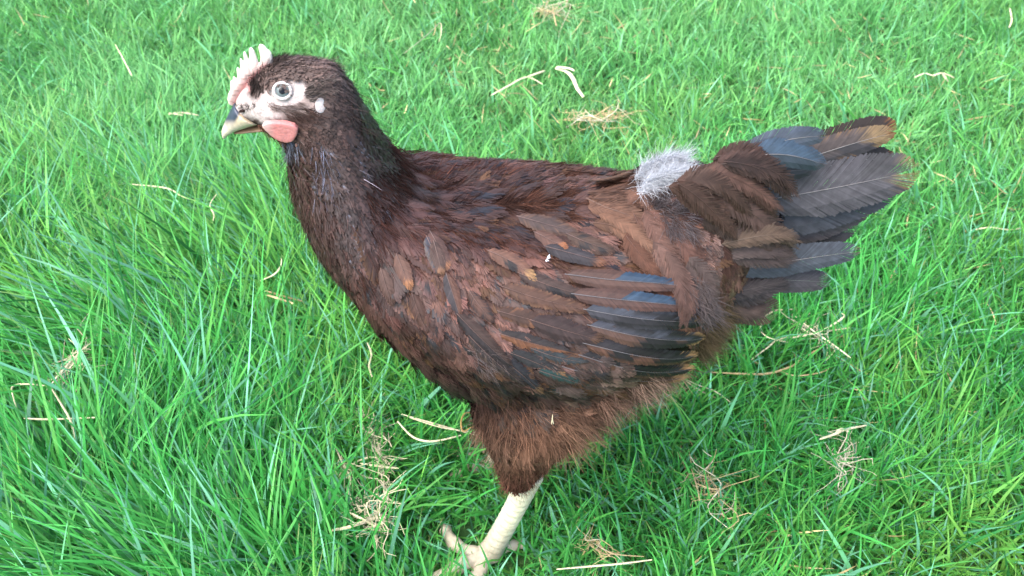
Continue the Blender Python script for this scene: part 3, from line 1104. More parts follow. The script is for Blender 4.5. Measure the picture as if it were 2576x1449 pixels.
BRN = C(98, 68, 56)
COVERTS = [
    ([(1255, 826), (1345, 852), (1435, 872)], 38, dict(base=C(70, 62, 62), low=C(146, 92, 62)), .0075),
    ([(1250, 775), (1350, 800), (1480, 822)], 42, dict(base=C(92, 66, 56), edge=C(140, 92, 64), edge_from=.85), .0078),
    ([(1330, 795), (1420, 822), (1510, 842)], 56, dict(base=C(76, 58, 56), tip=C(120, 84, 64), tip_from=.93), .0085),
    ([(1260, 720), (1366, 754), (1500, 778)], 44, dict(base=C(104, 72, 58), edge=C(140, 98, 72), edge_from=.9), .0085),
    ([(1300, 690), (1390, 722), (1490, 745)], 36, dict(base=C(80, 60, 54), blot=BLACK), .009),
    ([(1280, 870), (1350, 895), (1432, 930)], 34, dict(base=C(66, 64, 66), tip=ORANGE, tip_from=.88), .007),
    ([(1230, 860), (1310, 915), (1372, 965)], 36, dict(base=C(62, 60, 66), tip=ORANGE, tip_from=.9), .0075),
    ([(1180, 830), (1250, 890), (1330, 945)], 40, dict(base=C(66, 56, 56), edge=C(100, 80, 72)), .0080),
    ([(1150, 780), (1220, 845), (1290, 900)], 40, dict(base=C(84, 64, 58), low=C(60, 50, 52)), .0085),
    ([(1330, 860), (1400, 885), (1480, 895)], 34, dict(base=C(70, 76, 80), edge=C(128, 86, 62), edge_from=.85), .0072),
    ([(1350, 910), (1420, 930), (1480, 945)], 30, dict(base=C(60, 88, 88), edge=C(96, 72, 70), edge_from=.8, gloss=.7), .0070),
    ([(1000, 640), (1020, 680), (1038, 724)], 36, dict(base=C(118, 82, 68), tip=C(186, 122, 76), tip_from=.82), .008),
    ([(1075, 600), (1105, 640), (1124, 680)], 36, dict(base=C(104, 74, 66), tip=C(170, 112, 78), tip_from=.86), .008),
    ([(1085, 620), (1100, 655), (1110, 692)], 34, dict(base=C(96, 72, 64), tip=C(150, 104, 74), tip_from=.86), .0085),
    ([(1225, 645), (1290, 670), (1346, 706)], 40, dict(base=C(122, 84, 68), tip=C(196, 146, 92), tip_from=.82, blot=BLACK), .0095),
    ([(1340, 600), (1385, 620), (1415, 648)], 34, dict(base=C(110, 76, 64), tip=C(190, 116, 70), tip_from=.82), .0095),
    ([(1120, 690), (1140, 740), (1158, 790)], 34, dict(base=C(112, 76, 62), low=C(72, 62, 66)), .008),
    ([(1180, 730), (1210, 770), (1240, 800)], 32, dict(base=C(104, 72, 60), edge=C(66, 52, 52), edge_from=.8), .008),
    ([(1040, 730), (1060, 775), (1085, 820)], 34, dict(base=C(98, 68, 58)), .007),
    ([(970, 670), (985, 715), (1000, 755)], 34, dict(base=C(102, 74, 64)), .007),
    ([(1300, 560), (1380, 580), (1450, 600)], 46, dict(base=C(84, 66, 62), edge=C(120, 86, 68)), .007),
    ([(1420, 600), (1480, 622), (1540, 640)], 46, dict(base=C(90, 66, 54), blot=BLACK, nblot=5), .007),
    ([(1360, 640), (1440, 660), (1520, 680)], 44, dict(base=C(72, 66, 68), tip=C(140, 92, 66), tip_from=.85), .008),
    ([(1070, 610), (1090, 650), (1100, 690)], 36, dict(base=C(56, 56, 70), edge=C(92, 68, 62), edge_from=.6, gloss=.6), .0075),
]
for pts, w, kw, h in COVERTS:
    one(a_cov, pts, w, colf(**kw), h=h, nb=34, fray=0.14, rach=C(140, 108, 98), rw=0.00018)
wing = acc_obj('wing', a_cov, M_FEATHER, hen)

FLIGHT = [   # long feathers of the folded wing, lowest layer first
    ([(1130, 930), (1265, 975), (1405, 990)], 38, dict(base=C(58, 52, 56), edge=C(84, 66, 62), edge_from=.85, gloss=.6), .0035),
    ([(1240, 912), (1366, 962), (1570, 962)], 46, dict(base=C(62, 68, 76), low=C(70, 74, 80), gloss=.6), .0045),
    ([(1205, 885), (1300, 945), (1440, 968)], 40, dict(base=C(58, 62, 68), low=C(56, 76, 76), gloss=.65), .0055),
    ([(1410, 906), (1557, 938), (1735, 940)], 46, dict(base=C(116, 78, 60), up=C(104, 72, 58), tip=C(214, 158, 98), tip_from=.91, tip_soft=.05, gloss=.35), .0055),
    ([(1450, 878), (1600, 914), (1742, 916)], 50, dict(base=C(116, 80, 64), up=C(58, 54, 58), tip=C(214, 158, 98), tip_from=.91, tip_soft=.05, blot=BLACK, nblot=9, gloss=.5), .0065),
    ([(1460, 848), (1610, 880), (1752, 880)], 52, dict(base=C(110, 76, 62), up=C(62, 56, 60), tip=C(214, 158, 98), tip_from=.91, tip_soft=.05, blot=BLACK, nblot=9, gloss=.5), .0075),
    ([(1470, 806), (1620, 836), (1766, 838)], 56, dict(base=C(108, 78, 66), up=C(82, 82, 92), tip=C(214, 158, 98), tip_from=.91, tip_soft=.05, blot=BLACK, nblot=10, gloss=.6), .0085),
    ([(1460, 770), (1610, 792), (1758, 796)], 52, dict(base=C(70, 66, 72), up=C(80, 82, 92), tip=C(214, 158, 98), tip_from=.91, tip_soft=.05, blot=BLACK, nblot=10, gloss=.6), .0095),
    ([(1430, 735), (1576, 756), (1724, 764)], 48, dict(base=C(100, 70, 60), up=BLUE, up_from=.45, tip=C(76, 60, 60), tip_from=.95, gloss=.5, up_gloss=.8), .0105),
    ([(1412, 700), (1557, 720), (1712, 726)], 48, dict(base=C(102, 72, 60), up=BLUE * .9, up_from=.45, tip=C(80, 60, 56), tip_from=.95, gloss=.5, up_gloss=.8), .0115),
]
flights = []
for pts, w, kw, h in FLIGHT:
    a = Acc()
    one(a, pts, w, colf(**kw), h=h, nb=60, fray=0.08, rach=C(146, 140, 142), rw=0.0002, A0=42, A1=24)
    flights.append(acc_obj('flight_feather', a, M_FEATHER, wing))
wing2 = mirrored(wing, hen)
wing2.location = (0, -0.011, -0.004)      # the far wing is held closer
for f in flights:
    c = f.copy()
    COL.objects.link(c)
    c.parent = wing2

# ---- tail
TAIL = [   # outermost of the far side first: path, width, colour, distance from the middle, cleft
    ([(1900, 430), (2080, 362), (2200, 322), (2236, 330)], 60, dict(base=C(54, 42, 36), tip=C(150, 96, 44), tip_from=.93), .022),
    ([(1930, 450), (2100, 415), (2180, 396), (2250, 408)], 60, dict(base=C(44, 36, 34), tip=C(120, 72, 36), tip_from=.95), .026),
    ([(1890, 440), (2050, 392), (2150, 358), (2246, 334)], 62, dict(base=C(88, 76, 72), tip=C(158, 128, 88), tip_soft=.12, tip_from=.76, blot=C(66, 62, 66), nblot=4, edge=C(132, 100, 70), edge_from=1.02), -.004),
    ([(1830, 640), (1960, 622), (2060, 596), (2150, 558)], 84, dict(base=C(72, 66, 68)), -.006),
    ([(1840, 590), (1980, 572), (2090, 545), (2180, 518)], 92, dict(base=C(78, 72, 72), tip=C(150, 116, 74), tip_soft=.06, tip_from=.97), -.008),
    ([(1850, 560), (2000, 540), (2130, 512), (2240, 482)], 96, dict(base=C(74, 74, 80)), -.010),
    ([(1880, 510), (2040, 484), (2180, 456), (2298, 430)], 118, dict(base=C(86, 82, 84), tip=C(160, 130, 84), tip_soft=.08, tip_from=.93, blot=C(76, 74, 76), nblot=4), -.013),
    ([(1790, 740), (1850, 762), (1900, 778), (1950, 786)], 80, dict(base=C(112, 86, 70)), -.016),
    ([(1810, 696), (1920, 700), (2010, 706), (2086, 708)], 62, dict(base=C(82, 76, 78)), -.018),
    ([(1812, 684), (1940, 664), (2060, 644), (2163, 632)], 64, dict(base=C(76, 80, 86), tip=C(140, 118, 86), tip_soft=.06, tip_from=1.04), -.021),
    ([(1880, 425), (1960, 432), (2050, 424)], 44, dict(base=C(40, 38, 42), gloss=.7), -.014),
    ([(1830, 398), (1930, 362), (2010, 345), (2072, 342)], 50, dict(base=C(70, 78, 90), tip=C(72, 84, 98), mid=C(80, 88, 98), gloss=.65), -.016),
    ([(1855, 402), (1930, 384), (2010, 392), (2078, 416)], 60, dict(base=C(66, 84, 100), low=C(56, 70, 82), gloss=.75), -.020),
]
tail = None
a_tail = Acc()
DRAPE = [
    ([(1790, 410), (1850, 385), (1910, 390), (1960, 430)], 66, C(86, 60, 50), -.022),
    ([(1800, 410), (1880, 402), (1950, 440), (2000, 500)], 70, C(88, 64, 56), -.023),
    ([(1750, 430), (1830, 440), (1910, 480), (1960, 545)], 76, C(98, 70, 60), -.026),
    ([(1700, 450), (1770, 446), (1850, 480), (1890, 560)], 66, C(106, 78, 66), -.030),
    ([(1760, 470), (1850, 500), (1930, 560), (1985, 640)], 84, C(100, 76, 68), -.028),
    ([(1690, 475), (1740, 490), (1800, 530), (1850, 610)], 60, C(104, 76, 64), -.033),
    ([(1770, 560), (1850, 570), (1930, 600), (1990, 655)], 80, C(98, 78, 70), -.028),
    ([(1790, 620), (1860, 596), (1940, 592), (2010, 612)], 66, C(112, 90, 74), -.030),
    ([(1800, 660), (1860, 640), (1930, 640), (1990, 660)], 60, C(96, 80, 76), -.028),
    ([(1790, 720), (1850, 730), (1920, 720), (1990, 716)], 60, C(86, 76, 76), -.022),
    ([(1770, 740), (1820, 770), (1870, 785), (1920, 790)], 70, C(96, 78, 70), -.022),
]
for pts, w, c, y in DRAPE:
    for k in range(5):
        q = [(a + rng.normal(0, 12), b + rng.normal(0, 10)) for a, b in pts]
        one(a_tail, q, w * rng.uniform(.6, .9), colf(c * math.exp(rng.normal(0, .22)), edge=c * 1.15, edge_from=.85, gloss=.3), h=0.0, y=y + rng.normal(0, .0015), nb=84, fray=0.3,
            rach=c * 1.25 if rng.random() < .4 else None, rw=.0002, A0=44, A1=14, wmul=1.15)
tail = acc_obj('tail', a_tail, M_FEATHER, hen, mirror=False)
for pts, w, kw, y in TAIL:
    kw = {**kw, 'base': kw['base'] * 1.25 * np.array([.97, 1.0, 1.06])}
    a = Acc()
    one(a, pts, w, colf(**{'gloss': .4, **kw}), h=0.0, y=y, nb=70, fray=0.07, rach=C(150, 144, 144), rw=.00030, A0=44, A1=27, wmul=1.3, ny=(0, -0.9, 0.42))
    acc_obj('tail_feather', a, M_FEATHER, tail)
# far half of the tail
V, F, K_ = a_tail.arrays()
far = mesh_np('far_coverts', V * np.array([1, -0.35, 1]) + np.array([0, 0, -0.030]), F, K_)
obj('tail_covert', far, M_FEATHER, tail)

a_sad = Acc()
SADDLE = [
    ([(1690, 530), (1750, 560), (1800, 620), (1815, 705)], 62, C(108, 72, 62), .006),
    ([(1650, 545), (1705, 585), (1745, 650), (1755, 725)], 62, C(112, 76, 64), .007),
    ([(1700, 520), (1765, 545), (1805, 600), (1828, 680)], 60, C(104, 70, 60), .005),
    ([(1620, 560), (1670, 610), (1700, 670), (1712, 730)], 60, C(112, 78, 66), .009),
    ([(1660, 620), (1690, 680), (1700, 740), (1700, 790)], 56, C(108, 78, 68), .011),
    ([(1720, 640), (1745, 700), (1745, 750), (1735, 800)], 50, C(116, 96, 90), .010),
    ([(1590, 560), (1630, 610), (1660, 660), (1680, 700)], 56, C(116, 80, 64), .009),
    ([(1560, 600), (1600, 640), (1630, 670), (1655, 695)], 50, C(112, 70, 50), .009),
    ([(1500, 560), (1560, 580), (1610, 610), (1650, 650)], 56, C(124, 88, 68), .007),
    ([(1470, 520), (1540, 540), (1600, 560), (1660, 600)], 56, C(120, 86, 68), .007),
    ([(1540, 500), (1600, 510), (1660, 530), (1710, 570)], 56, C(118, 84, 68), .006),
]
for pts, w, c, h in SADDLE:
    for k in range(4):
        q = [(a + rng.normal(0, 11), b + rng.normal(0, 9)) for a, b in pts]
        one(a_sad, q, w * rng.uniform(.75, 1.05), colf(c * math.exp(rng.normal(0, .18)), edge=c * 1.12, edge_from=.85, gloss=.25), h=h + rng.normal(0, .001), nb=84, fray=0.3,
            rach=c * 1.2 if rng.random() < .3 else None, rw=.0002, A0=42, A1=12, wmul=1.05)
acc_obj('saddle_feathers', a_sad, M_FEATHER, hen, mirror=True)

# ------------------------------------------------------------------ head: comb, wattles, beak, eyes
def slab(outline, y0, th, voxel, it=6):
    """closed fleshy slab from an outline at its own place and thickness"""
    pts = [at_y(a, b, y0) for a, b in outline]
    n = len(pts)
    V = [p + np.array([0, -th / 2, 0]) for p in pts] + [p + np.array([0, th / 2, 0]) for p in pts]
    F = [tuple(range(n)), tuple(range(2 * n - 1, n - 1, -1))] + [(i, (i + 1) % n, n + (i + 1) % n, n + i) for i in range(n)]
    return remesh([(V, F)], voxel, it)


def comb_point(pts, w0, w1):
    """one point of the comb: a flattened tapering blade"""
    p = np.array([at_y(a, b, 0.0) for a, b in smooth_path(z2(pts), 12)])
    t = np.linspace(0, 1, 12)
    T = unit(np.gradient(p, axis=0))
    S_ = unit(np.cross(T, np.array([0, 1.0, 0])))
    ph = np.linspace(0, 2 * math.pi, 14, endpoint=False)
    w = (w0 + (w1 - w0) * t ** 1.4) * 3.15e-5 * np.where(t > .8, np.sqrt(np.clip(1 - ((t - .8) / .22) ** 2, 0.02, 1)), 1)
    h = (0.0018 - 0.0011 * t) * np.where(t > .9, .7, 1)
    return loft([q + a * np.cos(ph)[:, None] * s_ + np.sin(ph)[:, None] * np.array([0, 1.0, 0]) * b for q, a, s_, b in zip(p, w, S_, h)])


COMB = [([(560, 330), (560, 230), (515, 120)], 100, 46), ([(560, 330), (580, 250), (575, 165)], 78, 40), ([(470, 350), (455, 250), (432, 148)], 78, 30), ([(420, 370), (398, 270), (376, 180)], 54, 12), ([(385, 400), (366, 320), (344, 238)], 54, 12),
        ([(350, 450), (338, 390), (318, 315)], 52, 14), ([(320, 500), (305, 450), (286, 396)], 50, 16), ([(290, 540), (280, 490), (268, 428)], 46, 16),
        ([(575, 300), (480, 360), (380, 440), (300, 540), (265, 640)], 90, 90), ([(560, 330), (470, 390), (400, 450), (330, 560), (300, 650)], 90, 100)]
cm = remesh([comb_point(*q_) for q_ in COMB], 0.0004, 2)
cv = mverts(cm)
cpx = proj(cv)
# distance towards the attached edge -> pinker
base_line = np.array(z2([(300, 620), (350, 520), (420, 420), (560, 320)]))
dmin = np.min([np.hypot(*(cpx - b).T) for b in smooth_path(base_line, 20)], axis=0)
k = np.clip(dmin / 26, 0, 1)[:, None]
set_col(cm, C(232, 150, 146, .42) * (1 - k) + C(255, 242, 230, .66) * k)
obj('comb', cm, M_COMB, hen)

wat_out = zp([(445, 765), (480, 742), (560, 738), (640, 745), (700, 762), (726, 790), (722, 830), (705, 862), (690, 885), (650, 897), (610, 892), (560, 872), (515, 838), (475, 800)])
wm_ = slab(wat_out, -0.0195, 0.0035, 0.0006, 5)
wv = mverts(wm_)
wpx = proj(wv)
k = np.clip((wpx[:, 0] - 660) / 30, 0, 1)[:, None]
set_col(wm_, C(244, 214, 204, .5) * (1 - k) + C(242, 160, 154, .50) * k)
w1 = obj('wattle', wm_, M_COMB, hen)
mirrored(w1, hen)

eh = hit(806, 265)
ear_p, ear_n = eh
ph = np.linspace(0, math.pi, 12)
rings = []
for a in ph:
    r = math.sin(a)
    q = np.linspace(0, 2 * math.pi, 18, endpoint=False)
    e1 = unit(np.array([0.25, 0, 1.0]) - ear_n * (np.array([0.25, 0, 1.0]) @ ear_n))
    e2 = np.cross(ear_n, e1)
    rings.append(ear_p + ear_n * (0.0007 * math.cos(a) + 0.0006) + 0.0036 * r * np.cos(q)[:, None] * e1 + 0.0025 * r * np.sin(q)[:, None] * e2)
V, F = loft(rings, False)
em = quads_to_mesh('earlobe', V, F)
set_col(em, np.tile(C(232, 220, 218, .44), (len(V), 1)))
e1o = obj('earlobe', em, M_COMB, hen)
mirrored(e1o, hen)

UP_ST = [((590, 256), (662, 304), .0088), ((576, 283), (626, 316), .0066), ((566, 304), (596, 328), .0042), ((558, 328), (573, 341), .0024), ((559, 347), (565, 351), .0007)]
LO_ST = [((664, 300), (676, 326), .0065), ((634, 312), (644, 328), .0050), ((606, 321), (614, 333), .0036), ((586, 330), (590, 337), .0015)]
um = remesh([loft_px(UP_ST, 0.0, 20)], 0.0007, 2)
uv = mverts(um)
upx = proj(uv)
kt = np.clip((upx[:, 1] - 300) / 26, 0, 1)              # towards the tip
# position across: distance below the culmen
cul = smooth_path([(586, 262), (575, 285), (563, 308), (557, 335), (561, 350)], 30)
dc_ = np.min([np.hypot(*(upx - b).T) for b in cul], axis=0)
ke = np.clip((dc_ - 22) / 8, 0, 1)
dark, ivory, horn = C(78, 88, 110, .42), C(255, 236, 210, .62), C(248, 222, 184, .60)
cc = dark * (1 - kt[:, None]) + ivory * kt[:, None]
cc = cc * (1 - ke[:, None]) + (horn * (1 - kt[:, None]) + ivory * kt[:, None]) * ke[:, None]
set_col(um, cc)
beak = obj('beak', um, M_BEAK, hen)
lm = remesh([loft_px(LO_ST, 0.0, 16)], 0.0007, 2)
set_col(lm, np.tile(C(176, 140, 108, .42), (len(lm.vertices), 1)))
obj('lower_mandible', lm, M_BEAK, beak)
nh = np.array([at_y(602, 282, -0.0072), at_y(608, 279, -0.0076), at_y(616, 279, -0.0082)])
v, f = tube(smooth_path(nh, 6), [.0002, .0006, .0008, .0008, .0006, .0002], 8)
nm = quads_to_mesh('nostril', v, f)
set_col(nm, np.tile(C(70, 50, 46), (len(v), 1)))
obj('nostril', nm, M_BODY, beak)

# eye
ep, en = hit(711, 229)
view = unit(CAM - ep)
en = unit(en * 0.5 + view * 0.75)
e1 = unit(np.array([0, 0, 1.0]) - en * en[2])
e2 = np.cross(en, e1)
ER = 18.5 * ((ep - CAM) @ FWD) / FPX


def dome(r0, r1, h0, h1, col, name, mat, parent, n=36, m=8, fn=None, base=0.0):
    rings, K_ = [], []
    q = np.linspace(0, 2 * math.pi, n, endpoint=False)
    for i in range(m + 1):
        t = i / m
        r = r0 + (r1 - r0) * t
        h = (h0 + (h1 - h0) * t) if fn is None else fn(r)
        rings.append(ep + en * (base + h) + r * (np.cos(q)[:, None] * e1 + np.sin(q)[:, None] * e2))
        K_.append(np.tile(col(t), (n, 1)))
    V, F = loft(rings, False)
    me = quads_to_mesh(name, V, F)
    for p_ in me.polygons:
        p_.use_smooth = True
    set_col(me, np.concatenate(K_))
    return obj(name, me, mat, parent)


bulge = lambda r: 0.0032 * math.sqrt(max(0, 1 - (r / (ER * 1.25)) ** 2)) - 0.0012


def iris_col(t):
    r = t
    if r > 0.93: return C(70, 72, 70)
    if r > 0.80: return C(150, 158, 150, .42)
    if r > 0.70: return C(196, 204, 196, .42)
    return C(138, 150, 150, .42)


eye = dome(ER * 0.40, ER, 0, 0, iris_col, 'eye', M_EYE, hen, fn=bulge, m=16)
dome(0.00001, ER * 0.46, 0, 0, lambda t: C(12, 12, 14), 'pupil', M_EYE, eye, fn=bulge, base=0.0001)
# lid: a soft ring
q = np.linspace(0, 2 * math.pi, 40)
lidp = [ep + en * 0.0011 + ER * 1.10 * (math.cos(a) * e1 * 0.97 + math.sin(a) * e2 * 1.04) for a in q]
v, f = tube(lidp, 0.0008, 10)
lidm = quads_to_mesh('eyelid', v, f)
for p_ in lidm.polygons:
    p_.use_smooth = True
set_col(lidm, np.tile(C(232, 222, 216, .52), (len(v), 1)))
obj('eyelid', lidm, M_COMB, eye)
eye2 = mirrored(eye, hen)
for ch in list(eye.children):
    c = ch.copy()
    COL.objects.link(c)
    c.parent = eye2

# bristles and small feathers round the face, and painted sheen strands on the neck
a_face = Acc()


def bristles(n, poly, Lr, col, w=0.00018, lift=0.25, direction=None, var=0.3):
    P_, N_, X_ = sample(n, zp(poly))
    if not len(P_):
        return
    D_ = np.array([dir3(p, nn, np.array(direction, float) if direction else flow(x)) for p, nn, x in zip(P_, N_, X_)])
    D_ = unit(D_ + N_ * (lift * rng.uniform(0.3, 1.5, (n, 1))) + rng.normal(0, 0.2, (n, 3)))
    strands(a_face, P_, D_, N_, rng.uniform(*Lr, n), np.full(n, w), np.tile(col, (n, 1)) * np.exp(rng.normal(0, var, (n, 1))), K=4)


bristles(260, [(330, 470), (420, 330), (520, 300), (520, 420), (470, 520), (400, 580), (350, 540)], (0.004, 0.009), C(60, 48, 44), direction=(.35, -.8))
bristles(600, [(430, 340), (520, 270), (640, 300), (760, 380), (640, 380), (560, 390), (480, 440), (420, 450)], (0.004, 0.008), C(80, 66, 60), direction=(.9, -.25))
bristles(420, [(790, 430), (900, 400), (950, 480), (920, 560), (820, 600), (760, 540)], (0.004, 0.009), C(124, 110, 104), direction=(.8, -.25), w=.0002)
bristles(200, [(460, 590), (600, 620), (740, 590), (760, 640), (640, 680), (520, 650)], (0.003, 0.006), C(140, 120, 112), direction=(.95, .2), w=.00011)
bristles(200, [(640, 730), (600, 660), (760, 620), (880, 650), (920, 720), (800, 790), (620, 745)], (0.005, 0.009), C(86, 62, 54), direction=(.9, .35))
bristles(150, [(230, 600), (350, 620), (400, 600), (380, 660), (280, 690)], (0.002, 0.004), C(110, 90, 80), direction=(.7, -.4), w=.00012)
bristles(200, [(330, 790), (430, 760), (520, 850), (640, 900), (560, 900), (430, 840)], (0.004, 0.007), C(110, 70, 52), direction=(.8, .4))
bristles(220, [(600, 880), (720, 840), (760, 900), (720, 960), (640, 960)], (0.006, 0.010), C(120, 126, 140), direction=(.3, .9), w=.00016, var=.6)  # throat sheen drawn as pale strands
bristles(330, [(830, 860), (960, 830), (1000, 1000), (960, 1330), (860, 1300), (820, 1050)], (0.008, 0.014), C(138, 142, 164), direction=(.3, .95), w=.00017, var=.5, lift=.2)  # pale bluish strands carry the neck's sheen as colour
bristles(160, [(1000, 800), (1250, 900), (1350, 1150), (1200, 1180), (1050, 1050)], (0.008, 0.014), C(120, 112, 120), direction=(.55, .8), w=.00014, var=.5, lift=.2)  # scattered lighter strands, sheen coloured in behind the neck
bristles(260, [(862, 585), (925, 565), (938, 630), (900, 662), (868, 650)], (0.0015, 0.003), C(236, 230, 230, .5), direction=(-.2, .95), w=.00014, var=.1, lift=.15)
acc_obj('face_bristles', a_face, M_FEATHER, hen, mirror=True)

# ------------------------------------------------------------------ legs
def build_leg():
    hock = at_y(1338, 1190, LEG_Y)
    foot = FOOT.copy()
    sh = smooth_path([hock, hock * .55 + foot * .45 + np.array([.0008, 0, 0]), foot], 110)
    t = np.linspace(0, 1, 110)
    rad = 0.0082 - 0.0010 * np.sin(t * math.pi) + 0.0010 * (t > .9) * (t - .9) * 10
    rad = rad * (1 + 0.09 * ((t * 15) % 1.0 - 0.5))
    pr = [tube(sh, rad, 20)]
    claws = []

    def toe(pts, r0, r1, claw):
        p = smooth_path(pts, 24)
        u = np.linspace(0, 1, 24)
        rr = (r0 + (r1 - r0) * u) * (1 + 0.12 * np.cos(u * 3 * 2 * math.pi))
        pr.append(tube(p, rr, 14))
        d = unit(p[-1] - p[-3])
        cp = np.array([p[-1] - d * .002, p[-1] + d * .004 + np.array([0, 0, .0005]), p[-1] + d * .010 - np.array([0, 0, .003])])
        claws.append(tube(smooth_path(cp, 10), np.linspace(r1 * .8, .0003, 10), 10))

    b = foot
    toe([b, at_z(1190, 1392, .010), at_z(1142, 1366, .011), at_z(1119, 1330, .010)], .0056, .0042, True)      # inner toe, lying towards the upper left
    toe([b, b + np.array([-.022, -.012, .001]), b + np.array([-.042, -.022, -.002]), b + np.array([-.058, -.029, -.003])], .0060, .0040, True)
    toe([b, b + np.array([-.010, -.022, .001]), b + np.array([-.020, -.040, -.002]), b + np.array([-.027, -.054, -.003])], .0055, .0040, True)
    toe([b, b + np.array([.012, .004, .0]), b + np.array([.022, .008, -.003])], .0048, .0034, True)
    me = remesh(pr, 0.0006, 1)
    v = mverts(me)
    kk = np.clip(v[:, 2] / 0.06, 0, 1)[:, None]
    rim = 1 - 0.13 * sstep((np.clip((v[:, 2] - FOOT[2]) / (hock[2] - FOOT[2]), 0, 1) * 15) % 1.0, .72, 1.0)[:, None] * (v[:, 2:3] > .018)
    set_col(me, rim * C(228, 210, 190, .46) * (1 - kk) + rim * C(248, 240, 204, .58) * kk)
    return me, claws


leg_me, claws = build_leg()
leg = obj('leg', leg_me, M_LEG, hen)
cl_objs = []
for v, f in claws:
    m_ = quads_to_mesh('claw', v, f)
    set_col(m_, np.tile(C(190, 176, 164, .42), (len(v), 1)))
    cl_objs.append(obj('claw', m_, M_BEAK, leg))
leg2 = mirrored(leg, hen)
leg2.location = (0.0, -0.004, 0)
for c0 in cl_objs:
    c = c0.copy()
    COL.objects.link(c)
    c.parent = leg2


# ------------------------------------------------------------------ straws and dry tufts lying on the lawn
def ribbon(acc, path, w, col, nrm_=None):
    path = np.asarray(path)
    T = unit(np.gradient(path, axis=0))
    up = np.array([0, -0.3, 1.0]) + rng.normal(0, 0.35, 3)
    Sd = unit(np.cross(T, up))
    Nn = np.cross(Sd, T)
    K = len(path)
    t = np.linspace(0, 1, K)
    ww = (0.56 * w * (0.7 + 0.5 * np.sin(t * math.pi)))[:, None]
    V = np.stack([path - Sd * ww, path + Nn * ww * 0.7, path + Sd * ww, path - Nn * ww * 0.4], 1).reshape(-1, 3)
    F = [(4 * i + a, 4 * i + (a + 1) % 4, 4 * i + 4 + (a + 1) % 4, 4 * i + 4 + a) for i in range(K - 1) for a in range(4)]
    acc.add(V, F, np.tile(col, (len(V), 1)) * np.exp(rng.normal(0, .1, (len(V), 1))))


PALE = np.array([0.56, 0.49, 0.32])
BUFF = np.array([0.40, 0.30, 0.15])
GREY = np.array([0.45, 0.40, 0.29])
OCHRE = np.array([0.36, 0.22, 0.07])


def straw(label, lines, w=0.0011, col=PALE, z=0.04, tuft=None, name='straw', cat='straw'):
    """lines: stalks given by their place in the photo; tuft: (centre line, count, length, spread)"""
    a = Acc()
    for ln in lines:
        q = smooth_path(ln, max(8, len(ln) * 5))
        zz = z + .002 + rng.normal(0, .003) + 0.003 * np.sin(np.linspace(0, rng.uniform(2, 6), len(q)))
        ribbon(a, [at_z(x[0], x[1], zk) for x, zk in zip(q, zz)], w * rng.uniform(.8, 1.2), col * math.exp(rng.normal(0, .12)))
    if tuft:
        cl, cnt, tl, spread = tuft
        cq = smooth_path(cl, 40)
        for _ in range(cnt):
            i = rng.integers(0, 40)
            c = at_z(cq[i][0] + rng.normal(0, 5), cq[i][1] + rng.normal(0, 5), z + rng.normal(0, .005))
            j = min(i + 1, 39)
            base = math.atan2(*(at_z(*cq[j], z) - at_z(*cq[max(j - 2, 0)], z))[[1, 0]])
            an = base + rng.normal(0, spread)
            d = np.array([math.cos(an), math.sin(an), rng.normal(0, .25)])
            l_ = tl * rng.uniform(.5, 1.9)
            sdv = np.array([-d[1], d[0], rng.normal(0, .4)])
            tt = np.linspace(-.5, .5, 11)[:, None]
            path = c + d * l_ * tt + sdv * l_ * rng.normal(0, .9) * (tt ** 2) + sdv * rng.normal(0, .12) * l_ * np.sin(tt * 9 + rng.uniform(0, 6))
            ribbon(a, path, w * rng.uniform(.22, .5), (col if rng.random() < .6 else GREY) * math.exp(rng.normal(0, .2)))
    V, F, K_ = a.arrays()
    o = V.mean(0)
    o[2] = V[:, 2].min()
    ob = obj(name, mesh_np(name, V - o, F, K_), M_STRAW)
    ob.location = o
    return tag(ob, label, cat)


straw('frayed pale straw tuft with bent stalks at the far left of the lawn', [[(258, 826), (225, 862), (196, 892), (150, 940), (126, 972)], [(126, 972), (70, 966), (32, 972), (34, 1000), (48, 1050)], [(126, 972), (150, 1010), (178, 1060), (188, 1110)], [(60, 1052), (120, 1055), (250, 1050)]],
      tuft=([(210, 870), (180, 910), (145, 955)], 34, .028, .35), z=.055, name='dry_grass_tuft', cat='dry grass')
straw('large tangled clump of dry roots and straw left of the standing leg', [[(846, 1130), (862, 1165), (880, 1200), (878, 1240), (900, 1275), (930, 1305)], [(870, 1182), (900, 1160), (940, 1150), (975, 1168)], [(905, 1165), (950, 1172), (1003, 1178)], [(915, 1040), (930, 1075), (948, 1110), (960, 1150), (966, 1210), (964, 1280)], [(830, 1335), (880, 1325), (950, 1300)]],
      w=.0013, tuft=([(915, 1040), (945, 1110), (962, 1180), (966, 1260), (950, 1340)], 80, .022, .9), z=.035, name='dry_root_clump', cat='dry grass')
straw('knot of dry pale roots round the base of the clump left of the leg', [[(860, 1150), (875, 1185), (885, 1215)], [(880, 1290), (920, 1310), (950, 1330)]], tuft=([(862, 1165), (885, 1215), (905, 1280), (940, 1310)], 46, .018, 1.2), z=.033, name='dry_root_clump', cat='dry grass')
straw('single thin pale straw bent once beside the long grass, left of the breast', [[(326, 463), (380, 468), (425, 475), (455, 492), (498, 508)]], w=.0012, z=.06)
